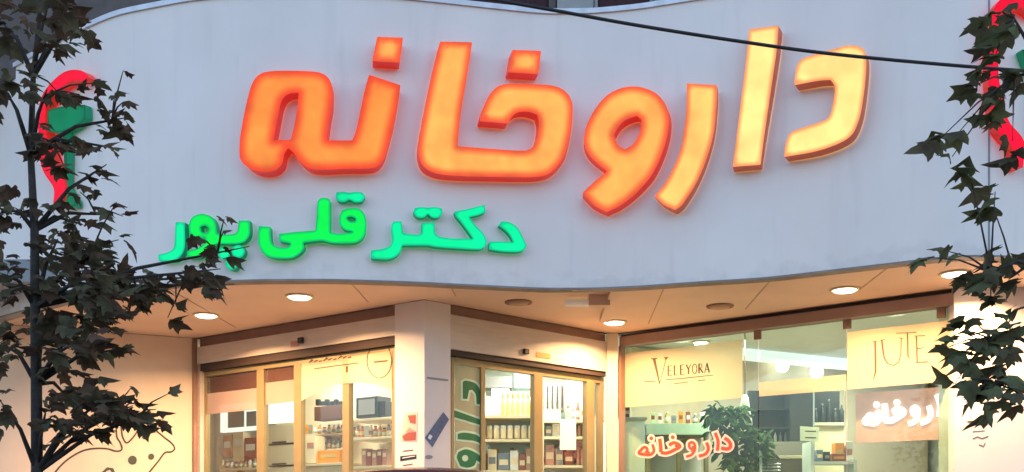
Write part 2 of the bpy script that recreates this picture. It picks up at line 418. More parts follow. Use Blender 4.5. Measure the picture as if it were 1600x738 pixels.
M['ivory'] = mat('ivory_plastic', (0.8, 0.68, 0.47), 0.4)
M['pinkbox'] = mat('dusty_pink_card', (0.5, 0.25, 0.2), 0.5)
M['redbox'] = mat('dark_red_card', (0.3, 0.07, 0.05), 0.5)
M['bluebox'] = mat('slate_blue_card', (0.16, 0.2, 0.27), 0.5)
M['darkcab'] = mat('charcoal_cabinet', (0.012, 0.010, 0.011), 0.4, var=0.2)
M['carpaint'] = mat('maroon_car_paint', (0.11, 0.02, 0.02), 0.25, 0.2)
M['tyre'] = mat('tyre_rubber', (0.02, 0.02, 0.02), 0.9)
M['chrome'] = mat('chrome', (0.6, 0.6, 0.6), 0.2, 1.0)
M['cable'] = mat('cable_rubber', (0.012, 0.012, 0.014), 0.6)
M['terracotta'] = mat('white_pot', (0.55, 0.5, 0.45), 0.6)
M['maroon'] = mat('maroon_curtain', (0.05, 0.012, 0.016), 0.8, var=0.4, scale=3, stretch=(14, 1, 0.3))
M['greystone'] = mat('grey_render', (0.36, 0.35, 0.33), 0.8, var=0.15)

# ---------------------------------------------------------------- ground
tag(MB().box(-300, 300, -120, 500, -0.5, -0.15).build('ground', M['asphalt']), kind='structure')
tag(MB().box(-60, 60, -14, 7.1, -0.15, -0.144).build('road', M['asphalt']), kind='structure')
tag(MB().box(-60, 60, 7.1, 30, -0.15, 0.0).build('pavement', M['paving']), kind='structure')
tag(MB().box(-60, 60, 4.1, 5.3, -0.144, 0.0).build('planting_strip', M['earth']), kind='structure')

# ---------------------------------------------------------------- the building
B = thing('pharmacy_building', 'pharmacy building with pale curved fascia over lit glass shopfront', 'building', (0, 10, 0))
n = len(FX)
mb = MB(); vs = []
for i in range(n):
    for off, z in ((0, FZ0), (0, FZ1), (-0.12, FZ1), (-0.12, FZ0)):
        vs.append((FX[i] + NX[i] * off, FY[i] + NY[i] * off, z))
fs = []
for i in range(n - 1):
    for k in range(4): fs.append((i * 4 + k, i * 4 + (k + 1) % 4, (i + 1) * 4 + (k + 1) % 4, (i + 1) * 4 + k))
fs += [(0, 1, 2, 3), tuple((n - 1) * 4 + k for k in (3, 2, 1, 0))]
fo = mb.add(vs, fs).build('fascia', M['fascia'], B)
mb = MB(); vs = []
for i in range(n):
    for off, z in ((0.018, FZ1 - 0.012), (0.018, FZ1 + 0.028), (-0.14, FZ1 + 0.028), (-0.14, FZ1 + 0.003)):
        vs.append((FX[i] + NX[i] * off, FY[i] + NY[i] * off, z))
mb.add(vs, fs).build('coping', M['cap'], fo)
mb = MB(); vs = []
for i in range(n):
    for off, z in ((0.012, FZ0 - 0.010), (0.012, FZ0 + 0.004), (-0.1, FZ0 - 0.003), (-0.1, FZ0 - 0.012)):
        vs.append((FX[i] + NX[i] * off, FY[i] + NY[i] * off, z))
mb.add(vs, fs).build('edge_strip', mat('strip_metal', (0.26, 0.23, 0.21), 0.6, var=0.3, scale=5), fo)
for spx in (1545,):
    q = [fascia(spx - 1.2, 0, 0.002), fascia(spx + 1.2, 0, 0.002)]
    mb = MB(); mb.obox((q[0].x, q[0].y, FZ0 + 0.02), (q[1].x - q[0].x, q[1].y - q[0].y, 0), (0.002, -0.003, 0), (0, 0, FZ1 - FZ0 - 0.04)); mb.build('panel_seam', M['grey'], fo)
# soffit sheet between the fascia and the shop walls
front = [(FX[i] - NX[i] * 0.11, FY[i] - NY[i] * 0.11) for i in range(0, n, 4)]
walls = [W0, A, P, C, C2, D, E]
loop = front + [(7.5, 8.35)] + [tuple(q) for q in reversed(walls)] + [(-8.5, 9.5)]
V, Fc = fill([loop])
mb = MB(); mb.add([(x, y, CEIL) for x, y in V], Fc); mb.add([(x, y, CEIL + 0.1) for x, y in V], Fc)
mb.build('soffit', M['soffit'], B)
MB().box(-8.4, 7.4, 8.7, 15, CEIL + 0.11, CEIL + 0.3).build('floor_slab', M['grey'], B)
lp2 = [W0, A, P, C, C2, D, E, (7.5, 8.35), (7.5, 9.6), (5.6, 9.6), (4.0, 9.6), (1.1, 11.4), (0.9, 11.4), (-0.7, 10.3), (-3.3, 11.9), (-8.5, 10.5), (-8.5, 9.5)]
V2, F2 = fill([lp2]); mb = MB(); mb.add([(x, y, CEIL + 0.001) for x, y in V2], F2); mb.add([(x, y, CEIL + 0.09) for x, y in V2], F2); mb.build('lintel', M['brown'], B)
for spx in (250, 540, 700, 1040, 1210, 1400):
    f0 = fascia(spx, 400, -0.14); k = {250: 10.2, 540: 9.0, 700: 8.75, 1040: 10.0, 1210: 9.3, 1400: 8.6}[spx]
    d_ = Vector((0.05, 1, 0)) * (k - f0.y); mb = MB(); mb.obox((f0.x, f0.y, CEIL - 0.004), (0.012, 0, 0), d_, (0, 0, 0.003)); mb.build('soffit_joint', M['joint'], B)
# canopy top and upper storeys
mb = MB(); mb.add([(x, y, 5.2) for x, y in V], Fc); mb.add([(x, y, 5.25) for x, y in V], Fc); mb.build('canopy_roof', M['grey'], B)
UPY = 9.2
MB().box(-9, 9, UPY + 0.02, 15, 5.26, 11).build('upper_wall', M['upper'], B)
def up_win(px0, px1, m, fm, w_=0.06):
    x0 = (px0 - 800) / F * UPY; x1 = (px1 - 800) / F * UPY
    f = MB()
    f.box(x0, x0 + w_, UPY - 0.05, UPY + 0.02, 5.32, 7.2); f.box(x1 - w_, x1, UPY - 0.05, UPY + 0.02, 5.32, 7.2)
    f.box(x0 + w_, x1 - w_, UPY - 0.05, UPY + 0.02, 7.14, 7.2); f.box(x0 + w_, x1 - w_, UPY - 0.05, UPY + 0.02, 5.32, 5.36)
    o = f.build('window', fm, B); MB().box(x0 + w_, x1 - w_, UPY - 0.005, UPY + 0.015, 5.36, 7.14).build('pane', m, o)
up_win(722, 868, M['maroon'], M['upper']); up_win(928, 1020, M['maroon'], M['greystone'], 0.03); up_win(1085, 1180, M['maroon'], M['greystone'], 0.03)
for a, b in ((870, 926), (1021, 1035), (1044, 1060)):
    MB().box((a - 800) / F * UPY, (b - 800) / F * UPY, UPY - 0.09, UPY + 0.02, 5.255, 9).build('upper_pier', M['greystone'], B)

# left wall with its line drawing
mb = MB(); WALL.box(mb, 0, WALL.len, -0.2, 0, 0, CEIL - 0.004)
lw = mb.build('side_wall', M['wall'], B)
Z5 = lambda L: zoomed(L, 37, 560, 4.146)
def ribbon_mesh(paths, wd, surf, o0, o1, smoothk=5):
    mb = MB()
    for p in paths:
        L = stroke(curve(p, smoothk) if smoothk > 1 else p, wd)
        m2 = solid(L, surf, o0, o1); mb.add(m2.v, m2.f)
    return mb
paths = [Z5(p) for p in ([(60, 1000), (130, 860), (205, 738), (280, 660), (370, 605), (450, 585), (540, 586), (600, 602), (636, 590), (625, 545), (604, 510), (600, 440)],
                         [(632, 440), (640, 505), (668, 548), (715, 505), (745, 455), (765, 430)],
                         [(850, 462), (905, 508), (958, 550), (978, 585), (955, 607), (915, 612), (870, 670), (800, 760), (740, 880)])]
dr = ribbon_mesh(paths, 2.6, WALL.surf, 0.001, 0.004).build('line_drawing', mat('dark_grey_paint', (0.055, 0.045, 0.04), 0.6), lw)
dr['label'] = 'dark outline drawing of an animal head with dots'
teal = mat('dark_teal_paint', (0.06, 0.075, 0.05), 0.6)
for cx, cy, r in ((705, 660, 29), (826, 637, 20), (784, 508, 18)):
    solid([Z5(circ(cx, cy, r))], WALL.surf, 0.001, 0.0045).build('dot', teal, lw)
m2 = solid([Z5([(505, 738), (540, 706), (580, 712), (596, 745), (575, 745), (560, 722), (535, 730), (530, 745)])], WALL.surf, 0.001, 0.0045); m2.build('curl', teal, lw)

# dark corner post, door heads, shutter boxes
mb = MB(); LW.box(mb, 0.0, 0.035, 0.0, 0.04, 0, CEIL - 0.003); mb.build('corner_post', M['brown'], B)
zL, zM = 2.925, 2.805
uL = LW.uof(617); uM0 = MW.uof(704)
mb = MB(); LW.box(mb, 0.04, uL, -0.3, 0.0, zL, 3.1); sb = mb.build('shutter_box', M['shutter'], B)
mb = MB(); LW.box(mb, 0.04, uL + 0.02, -0.3, -0.03, 3.1, CEIL - 0.003); mb.build('cornice', M['brown'], B)
mb = MB(); LW.box(mb, 0.045, uL - 0.005, -0.26, -0.02, zL - 0.075, zL - 0.002); mb.build('shutter_slot', M['dark'], sb)
uS = LW.uof(472); mb = MB(); LW.box(mb, uS - 0.03, uS + 0.03, 0.002, 0.035, zL + 0.05, zL + 0.105); mb.build('sensor', M['black'], sb, bevel=0.006)
mb = MB(); LW.box(mb, uS - 0.16, uS - 0.035, 0.0015, 0.004, zL + 0.03, zL + 0.085); mb.build('label_plate', M['pinkbox'], sb)
uM1 = MW.len - 0.01
mb = MB(); MW.box(mb, uM0, uM1, -0.3, 0.0, zM, 3.11); sb2 = mb.build('shutter_box', M['shutter'], B)
mb = MB(); MW.box(mb, uM0, uM1, -0.3, -0.03, 3.11, CEIL - 0.003); mb.build('cornice', M['brown'], B)
mb = MB(); MW.box(mb, uM0 + 0.01, uM1, -0.26, -0.02, zM - 0.05, zM - 0.002); mb.build('shutter_slot', M['dark'], sb2)
uS = MW.uof(820); mb = MB(); MW.box(mb, uS - 0.03, uS + 0.03, 0.002, 0.035, zM + 0.05, zM + 0.1); mb.build('sensor', M['black'], sb2, bevel=0.006)
uS = MW.uof(848); mb = MB(); MW.box(mb, uS - 0.09, uS + 0.1, 0.0015, 0.005, zM + 0.04, zM + 0.09); mb.build('label_plate', M['orange'], sb2)

# corner pillar with two faces
i0 = LW.p(uL, 0, 0); i1 = MW.p(uM0, 0, 0); pp = Vector((*P, 0)); inner = pp + Vector((0.02, 0.75, 0))
ring = [i0, pp, i1, i1 - MW.n * 0.3, inner, i0 - LW.n * 0.3]
mb = MB(); mb.add([q + Vector((0, 0, z)) for z in (0, CEIL - 0.004) for q in ring], [tuple(range(6)), tuple(range(11, 5, -1))] + [(k, (k + 1) % 6, 6 + (k + 1) % 6, 6 + k) for k in range(6)])
pil = mb.build('pillar', M['pillar'], B)
mb = MB(); MW.box(mb, 0.03, uM0 - 0.03, 0.001, 0.005, 2.515, 2.53); mb.build('joint', M['grey'], pil)
# concave corner post
mb = MB(); mb.obox((C[0] - 0.012, C[1] - 0.03, 0), (C2[0] - C[0] + 0.012, 0, 0), (0, 0.3, 0), (0, 0, CEIL - 0.003)); mb.build('corner_pillar', mat('cream_post', (0.74, 0.64, 0.46), 0.5, var=0.05), B)
# right pillar wall
mb = MB(); PIL.box(mb, 0, PIL.len, -0.35, 0, 0, CEIL - 0.004); rp = mb.build('end_wall', M['pillar'], B)

# ---- doors and shop windows
def frame_box(wing, px0, px1, z0, z1, name, m, parent, n0=-0.13, n1=-0.07):
    u0, u1 = wing.uof(px0, n1), wing.uof(px1, n1); mb = MB(); wing.box(mb, u0, u1, n0, n1, z0, z1); return mb.build(name, m, parent)
def pane(wing, px0, px1, z0, z1, parent, n0=-0.105, n1=-0.097, name='pane', gm_='glass'):
    u0, u1 = wing.uof(px0, n1), wing.uof(px1, n1); mb = MB(); wing.box(mb, u0, u1, n0, n1, z0, z1); return mb.build(name, M[gm_], parent)

d1 = thing('glass_door', 'wide cream framed glass doors left of the corner pillar', 'door', LW.p(1.2, -0.1, 0))
ztop = zL - 0.08
frame_box(LW, 307.5, 313, 0.02, zL - 0.003, 'jamb', M['shutter'], d1, -0.14, -0.02)
for a, b in ((313, 321), (401, 412), (459, 470), (535, 545), (612, 617)):
    frame_box(LW, a, b, 0.02, ztop, 'door_stile', M['frame'], d1)
for a, b in ((321, 401), (412, 459), (470, 535), (545, 612)):
    frame_box(LW, a, b, ztop - 0.05, ztop, 'door_rail', M['frame'], d1); frame_box(LW, a, b, 0.02, 0.14, 'door_rail', M['frame'], d1)
    pane(LW, a, b, 0.14, ztop - 0.05, d1)
d2 = thing('glass_door', 'olive framed glass doors between corner pillar and cream post', 'door', MW.p(1.2, -0.1, 0))
ztop2 = zM - 0.055
for a, b in ((706, 710), (752, 758), (835, 848), (917, 929), (938, 943)):
    frame_box(MW, a, b, 0.02, ztop2, 'door_stile', M['frame'], d2)
for a, b in ((710, 752), (758, 835), (848, 917), (929, 938)):
    frame_box(MW, a, b, ztop2 - 0.06, ztop2, 'door_rail', M['frame'], d2); frame_box(MW, a, b, 0.02, 0.14, 'door_rail', M['frame'], d2)
    pane(MW, a, b, 0.14, ztop2 - 0.06, d2)
d3 = thing('shop_window', 'large frameless shop window right of the cream post', 'window', RW.p(1.6, -0.1, 0))
mb = MB(); RW.box(mb, 0.01, RW.len - 0.01, -0.16, -0.02, 3.07, 3.165); hd = mb.build('header', mat('taupe_header', (0.34, 0.22, 0.18), 0.5, var=0.08), d3)
mb = MB(); RW.box(mb, 0.01, RW.len - 0.01, -0.14, -0.05, 3.165, CEIL - 0.003); mb.build('shadow_gap', M['dark'], hd)
for a, b in ((967, 1184), (1186, 1322), (1324, 1489)):
    pane(RW, a, b, 0.12, 3.07, d3, gm_='glass2')
mb = MB(); RW.box(mb, 0.01, RW.len - 0.01, -0.16, -0.02, 0.0, 0.12); mb.build('sill', M['brown'], d3)
for a in (1183, 1323, 1470):
    u = RW.uof(a, -0.09); mb = MB(); RW.box(mb, u - 0.035, u + 0.035, -0.115, -0.088, 2.985, 3.068); mb.build('patch_fitting', M['brown'], d3, bevel=0.004)
mb = MB(); RW.box(mb, 0.0, 0.03, -0.1, -0.02, 0.12, 3.07); mb.build('edge_frame', M['brown'], d3)

# films on the glass (stuck to the pane, each its own decal); the red sheets paint in a reflection
def film(wing, px0, px1, z0, z1, m, name, label, cat='film', n0=-0.096, n1=-0.094, group=None):
    u0, u1 = wing.uof(px0, n1), wing.uof(px1, n1); mb = MB(); wing.box(mb, u0, u1, n0, n1, z0, z1)
    return tag(mb.build(name, m), label, cat, group)
film(RW, 970, 1160, 2.445, 3.0, M['film'], 'window_film', 'cream frosted band with brown serif name on left window pane')
film(RW, 1186, 1322, 2.445, 2.58, M['film2'], 'window_film', 'plain beige frosted strip on the middle window pane')
film(RW, 1324, 1489, 2.445, 2.955, M['film'], 'window_film', 'cream frosted band with tall thin serif letters on right window pane')
film(MW, 711, 752, 0.15, ztop2 - 0.07, M['olive_film'], 'door_film', 'olive frosted film behind the green vertical lettering')
film(LW, 322, 401, 2.62, ztop - 0.052, M['red_reflection'], 'door_film', 'dark brownish red painted reflection on top of the leftmost door pane')  # red reflection in the pane, put in as a coloured sheet
film(LW, 413, 459, 2.66, ztop - 0.052, M['red_reflection'], 'door_film', 'dark red painted reflection on top of the second door pane')
film(LW, 322, 401, 2.40, 2.617, M['film3'], 'door_film', 'pinkish frosted strip below dark painted reflection in leftmost door pane')  # pink haze of that reflection tinted into the frosted strip
film(LW, 413, 459, 2.44, 2.657, M['film3'], 'door_film', 'pinkish frosted strip below dark red painted reflection in second pane')
# cream film with an arched lower edge over the two right door leaves
arch = curve([(470, 627), (490, 616), (515, 604), (545, 599), (580, 600), (612, 608)], 6)
yr = 547
tag(solid([[(471, 568), (612, 548)] + list(reversed([(min(612, max(471, x)), y) for x, y in arch]))], LW.surf, -0.066, -0.063).build('door_film', M['film']),
    'cream arched film with faint text on the doors beside the pillar', 'film')

# ---------------------------------------------------------------- interior shell
I = MB(); I.add([(x, y, 0.1) for x, y in (A, P, C, C2, D, (5.6, 8.7), (5.6, 14), (-5, 14), (-5, 11.2))], [tuple(range(9))])
tag(I.build('floor', M['floor']), kind='structure')
loop = [(A[0], A[1] + 0.02), (P[0], P[1] + 0.3), C, C2, (D[0], D[1] + 0.3), (5.6, 8.7), (5.6, 14), (-5, 14), (-5, 11.0)]
V, Fc = fill([loop]); mb = MB(); mb.add([(x, y, CEIL - 0.012) for x, y in V], Fc); mb.build('shop_ceiling', M['white'], B)
MB().box(-5, 5.6, 14, 14.2, 0, CEIL).build('back_wall', M['inwall'], B)
MB().box(5.6, 5.8, 8.7, 14.2, 0, CEIL).build('party_wall', M['inwall'], B)
MB().box(-5.2, -5, 10.5, 14.2, 0, CEIL).build('party_wall', M['inwall'], B)
# panel behind the left doors, wall behind the middle doors, beige bulkhead wall on the right
mb = MB(); LW.box(mb, -0.6, 1.55, -1.75, -1.6, 0.1, 3.17); mb.build('partition', M['cream'], B)
MB().box(-1.0, 1.25, 12.3, 12.4, 0.1, 3.17).build('partition', M['mintwall'], B)
bw = Wing((1.3, 11.15), (5.5, 13.55)); mb = MB(); bw.box(mb, 0, bw.len, -0.1, 0, 0.1, 3.16); mb.build('partition', mat('beige_partition', (0.58, 0.46, 0.36), 0.7, var=0.05), B)

# ---------------------------------------------------------------- lamps
def area(name, loc, size, power, col, rot=(0, 0, 0), parent=None, spread=180):
    l = bpy.data.lights.new(name, 'AREA'); l.shape = 'DISK'; l.spread = R(spread); l.size = size; l.energy = power * EX * (1.1 if spread < 180 else 1.6); l.color = col
    o = bpy.data.objects.new(name, l); COL.objects.link(o)
    if parent: o.parent = parent; o.location = Vector(loc) - root_loc(parent)
    else: o.location = loc
    o.rotation_euler = rot; return o
WARM = (1.0, 0.56, 0.26)
def downlight(px, py, label, power=60, lit=True, r=0.1, group='downlights in the soffit', z=CEIL, col=WARM, lens='lamp', bulge=0.012):
    Y = (z - CZ) * F / (HY - py); c = at(px, py, Y)
    t = thing('downlight', label, 'ceiling light', c, group)
    MB().lathe(c, [(r + 0.022, -0.001), (r + 0.02, -0.012), (r, -0.014), (r, -0.001)], 24).build('trim_ring', M['cream'] if lit else M['brown'], t, True)
    MB().lathe(c, [(r - 0.001, -0.004), (r * 0.8, -0.010 - bulge), (r * 0.4, -0.013 - bulge * 1.4), (0, -0.014 - bulge * 1.5)], 24).build('lens', M[lens] if lit else M['joint'], t, True)
    if lit and power: area('lamp_light', c - Vector((0, 0, 0.05)), 0.16, power, col, parent=t, spread=155)
    return t
downlight(322, 492, 'lit round downlight at the left end of the soffit, near the leaves', 95)
downlight(468, 463, 'lit round downlight above the left glass doors', 90)
downlight(960, 503, 'lit round downlight above the cream post in the inner corner', 60)
downlight(1320, 452, 'lit round downlight above the right window')
downlight(1493, 427, 'glaring downlight at the right end wall behind leaves', 42)
downlight(1545, 436, 'downlight hidden by leaves beside the right end wall', 42)
downlight(810, 472, 'dark unlit round downlight above the middle glass doors', lit=False)
downlight(1125, 478, 'dark unlit round downlight in front of the right window', lit=False)
# box fitting with a pale tube
c = at(905, 463, 8.75); c.z = CEIL
t = thing('ceiling_lamp', 'pale tube lamp with a brown end box beneath the fascia', 'ceiling light', c)
mb = MB(); mb.tube([c + Vector((-0.12, -0.02, -0.06)), c + Vector((0.08, 0.0, -0.06))], 0.032, 14); mb.build('tube', M['tube'], t, True)
MB().box(c.x + 0.08, c.x + 0.26, c.y - 0.05, c.y + 0.06, CEIL - 0.09, CEIL - 0.002).build('end_box', M['soffit'], t, bevel=0.005)
mb = MB(); mb.obox(at(955, 452, 8.35) * 1, (0.09, 0, 0), (0.02, 1.35, 0), (0, 0, 0.001))
mb.v = [Vector((q.x, q.y, CEIL - 0.045 if i < 4 else CEIL - 0.002)) for i, q in enumerate(mb.v)]
mb.build('soffit_beam', M['soffit'], B)
# lamps in the shop
COOL = (1.0, 0.93, 0.78)
for px, py, lab in ((1095, 534, 'small ceiling spot behind the brown serif name'), (1140, 562, 'small ceiling spot left of the middle window pane'),
                    
                    (1370, 540, 'ceiling spot behind the tall thin serif letters'), (765, 592, 'bright ceiling spot over the yellow bottles'), (851, 588, 'bright ceiling spot over the grey cupboard')):
    downlight(px, py, lab, 0, True, 0.075, 'ceiling spots inside the shop', CEIL - 0.014, COOL, 'lampin', 0.05)
for gx_, gy_, gY_, lab in ((1222, 572, 12.05, 'glowing globe lamp at the left, before the beige partition'), (1276, 582, 12.3, 'glowing globe lamp nearer the right window fitting')):
    c = at(gx_, gy_, gY_); t = thing('globe_lamp', lab, 'ceiling light', c, 'globe lamps inside the shop')
    MB().lathe(c, [(0.0, -0.08)] + [(0.08 * math.sin(a), -0.08 * math.cos(a)) for a in np.linspace(0.3, 2.85, 9)] + [(0.0, 0.08)], 18).build('globe', M['lampin'], t, True)
    MB().tube([c + Vector((0, 0, 0.078)), Vector((c.x, c.y, CEIL - 0.013))], 0.012, 8).build('stem', M['white'], t, True)
for loc, pw in (((-2.2, 11.2, 3.1), 24), ((-1.1, 10.4, 3.1), 22), ((0.3, 11.3, 3.1), 38), ((2.4, 10.5, 3.1), 34), ((3.9, 10.3, 3.1), 36), ((4.2, 11.8, 3.1), 26)):
    area('shop_light', loc, 0.5, pw, COOL)
c0 = at(1150, 555, 11.6)
t = tag(MB().obox((2.55, 11.35, CEIL - 0.09), (1.75, 0.95, 0), (-0.16, 0.26, 0), (0, 0, 0.07)).build('cove_light', M['cove']), 'long bluish white light strip along the shop ceiling', 'light strip')

# ---------------------------------------------------------------- the big illuminated word
sgn = thing('pharmacy_sign', 'large orange glowing word in Persian channel letters on fascia', 'sign', fascia(850, 300, 0))
z3 = lambda L: zoomed(L, 300, 0, 1.995)
z4 = lambda L: zoomed(L, 600, 0, 1.995)
z5 = lambda L: zoomed(L, 900, 0, 1.995)
z6 = lambda L: zoomed(L, 1200, 0, 1.995)
LET = [
 ([z3([(148, 470), (150, 430), (160, 370), (173, 310), (187, 262), (210, 232), (250, 222), (320, 221), (390, 225), (422, 240), (437, 272), (436, 330), (426, 385), (420, 438), (500, 438), (512, 405), (526, 340), (540, 275), (552, 233), (650, 266), (640, 330), (626, 400), (611, 455), (600, 492), (580, 518), (550, 526), (480, 527), (400, 530), (362, 524), (334, 502), (318, 478), (300, 462), (288, 480), (282, 510), (262, 530), (230, 537), (195, 532), (165, 515), (150, 495)]),
   z3([(276, 325), (288, 302), (306, 292), (333, 290), (327, 345), (317, 400), (308, 436), (254, 438), (262, 395), (270, 355)])], 'f1', 'side', 'letters heh and noon joined, deep orange with red rim'),
 ([z3([(577, 115), (658, 118), (647, 196), (562, 191)])], 'f2', 'side', None),
 ([z4([(175, 130), (275, 132), (265, 200), (250, 290), (236, 380), (230, 456), (330, 464), (440, 470), (464, 458), (478, 425), (483, 385), (477, 358), (450, 349), (420, 350), (400, 362), (386, 386), (298, 378), (305, 350), (322, 308), (346, 276), (380, 262), (450, 262), (530, 268), (565, 285), (585, 315), (588, 360), (580, 420), (565, 480), (540, 520), (508, 545), (460, 553), (350, 552), (250, 550), (170, 543), (126, 523), (109, 490), (108, 450), (120, 380), (140, 280), (160, 190)])], 'f2', 'side', None),
 ([z4([(400, 156), (490, 159), (481, 232), (387, 226)])], 'f2', 'side', None),
 ([z5([(25, 440), (32, 395), (60, 340), (100, 295), (150, 273), (200, 272), (250, 292), (283, 335), (290, 390), (275, 460), (240, 540), (190, 600), (140, 640), (95, 662), (55, 640), (20, 602), (58, 566), (97, 535), (60, 505), (35, 475)]),
   z5([(118, 420), (135, 392), (160, 372), (190, 362), (204, 374), (200, 410), (178, 450), (152, 466), (130, 452)])], 'f2', 'side', None),
 ([z5([(345, 260), (440, 266), (438, 330), (428, 420), (402, 510), (370, 580), (330, 640), (308, 656), (272, 638), (244, 612), (275, 575), (300, 530), (325, 470), (338, 400), (345, 330)])], 'f3', 'side_warm', None),
 ([z5([(540, 92), (632, 80), (625, 160), (605, 300), (586, 430), (575, 514), (488, 521), (500, 430), (515, 310), (530, 190)])], 'f4', 'side_warm', 'upright alef stroke, pale yellow, crossed by the cable'),
 ([z6([(84, 240), (90, 205), (107, 184), (140, 172), (200, 155), (250, 142), (290, 148), (305, 170), (306, 220), (298, 300), (285, 370), (262, 420), (220, 448), (150, 472), (50, 490), (55, 450), (70, 415), (110, 398), (160, 382), (190, 365), (203, 320), (208, 270), (195, 250), (160, 252), (82, 266)])], 'f4', 'side_warm', None),
]
def channel_letter(loops, face, side, parent, d, smooth=4.0, soft=1, grid=9, label=None, name='letter'):
    loops = [smooth_loop(L, smooth, 50, soft) for L in loops]
    o = rim_walls(loops, fascia, 0.012, d).build(name, M[side], parent)
    if label: o['label'] = label
    flat_shape(loops, fascia, d, grid).build(name + '_face', M[face], o)
    return o
for loops, face, side, lab in LET: channel_letter(loops, face, side, sgn, 0.13, label=lab)

# green line: the doctor's name
gs = thing('name_sign', 'smaller green glowing line of Persian letters below the orange word', 'sign', fascia(540, 360, 0))
z7 = lambda L: zoomed(L, 220, 280, 4.6125)
z8 = lambda L: zoomed(L, 520, 280, 4.6125)
G = [
 ([z8([(1195, 335), (1215, 305), (1270, 310), (1330, 350), (1375, 430), (1398, 480), (1375, 515), (1320, 526), (1200, 520), (1125, 506), (1130, 450), (1210, 450), (1300, 455), (1275, 405), (1230, 360)])], 'g2'),
 ([z8([(875, 235), (980, 215), (1095, 185), (1100, 240), (1050, 260), (985, 275), (1030, 335), (1085, 395), (1108, 445), (1095, 490), (1055, 508), (900, 502), (740, 490), (690, 480), (502, 480), (485, 530), (445, 565), (385, 580), (275, 573), (275, 515), (370, 500), (415, 478), (428, 430), (422, 345), (435, 305), (495, 303), (508, 390), (620, 402), (640, 390), (642, 315), (733, 312), (738, 395), (765, 415), (860, 428), (1010, 430), (985, 395), (930, 320), (885, 265)])], 'g2'),
 ([z8([(590, 208), (640, 202), (685, 206), (735, 202), (787, 212), (790, 248), (762, 278), (718, 278), (686, 252), (655, 278), (607, 274), (583, 242)])], 'g2'),
 ([z7([(1275, 160), (1305, 136), (1350, 140), (1367, 160), (1367, 386), (1440, 394), (1530, 382), (1470, 365), (1436, 330), (1432, 270), (1450, 225), (1500, 210), (1570, 213), (1608, 245), (1624, 300), (1622, 375), (1600, 428), (1545, 460), (1384, 462), (1300, 445), (1172, 460), (1178, 500), (1140, 543), (1080, 570), (960, 570), (890, 543), (852, 480), (845, 400), (850, 338), (935, 345), (938, 420), (952, 470), (1000, 493), (1060, 490), (1080, 465), (1000, 450), (995, 395), (1080, 385), (1258, 370), (1268, 250)]),
   z7([(1484, 280), (1514, 270), (1549, 285), (1544, 308), (1504, 305)])], 'g1'),
 ([z8([(25, 95), (80, 92), (118, 98), (160, 93), (212, 98), (235, 130), (213, 163), (160, 168), (120, 150), (85, 165), (42, 160), (22, 130)])], 'g2'),
 ([z7([(380, 268), (440, 250), (510, 272), (540, 320), (550, 392), (600, 400), (675, 395), (698, 370), (705, 300), (785, 298), (785, 400), (745, 453), (680, 468), (550, 466), (530, 500), (470, 545), (400, 568), (335, 568), (330, 520), (400, 500), (450, 470), (465, 430), (390, 420), (352, 400), (345, 340), (360, 290)]),
   z7([(430, 345), (465, 335), (490, 355), (478, 388), (440, 382)])], 'g1'),
 ([z7(circ(702, 522, 48))], 'g2'), ([z7(circ(600, 535, 44))], 'g2'), ([z7(circ(655, 610, 46))], 'g2'),
 ([z7([(250, 310), (318, 312), (318, 480), (298, 542), (240, 590), (130, 590), (125, 545), (190, 530), (235, 500), (245, 440)])], 'g2'),
]
for loops, face in G: channel_letter(loops, face, 'gside', gs, 0.07, 2.5, 1, 5)

# bowl-and-snake emblems at both ends of the fascia
def emblem(label, snake_pts, widths, cup_loops):
    e = thing('emblem_sign', label, 'sign', fascia(*snake_pts[0], 0), 'glowing emblems at the fascia ends')
    for L in cup_loops:
        L = smooth_loop(L, 3, 50, 1); o = rim_walls([L], fascia, 0.012, 0.07).build('cup', M['gside'], e); flat_shape([L], fascia, 0.07, 6).build('cup_face', M['cup'], o)
    c = curve(snake_pts, 6); wv = np.interp(np.linspace(0, 1, len(c)), np.linspace(0, 1, len(widths)), widths)
    L = stroke(c, list(wv)); o = rim_walls(L, fascia, 0.012, 0.09).build('snake', M['side'], e); flat_shape(L, fascia, 0.09, 6).build('snake_face', M['snake'], o)
zz = lambda L: zoomed(L, 37, 80, 2.84)
emblem('red snake and green bowl emblem behind the left tree leaves',
       zz([(285, 130), (250, 108), (200, 112), (150, 145), (105, 195), (84, 250), (80, 320), (85, 390), (95, 450), (115, 520), (150, 575), (160, 620), (150, 680)]), [9, 16, 18, 16, 13, 11, 12, 18, 22, 22, 18, 14],
       [zz([(100, 262), (180, 245), (273, 238), (272, 300), (240, 330), (200, 350), (150, 362), (112, 358)]), zz([(170, 358), (192, 352), (194, 470), (196, 600), (230, 660), (230, 690), (150, 690), (150, 662), (180, 610), (178, 470)])])
emblem('red and pink emblem at the right end of the fascia, cut by leaves',
       [(1625, 22), (1600, 2), (1572, 8), (1558, 36), (1552, 75), (1552, 115), (1556, 150), (1566, 195), (1590, 225), (1592, 262)], [12, 22, 25, 24, 18, 16, 20, 24, 22, 12],
       [[(1596, 78), (1660, 70), (1665, 100), (1640, 122), (1612, 122)], [(1622, 122), (1634, 122), (1638, 270), (1620, 270)]])

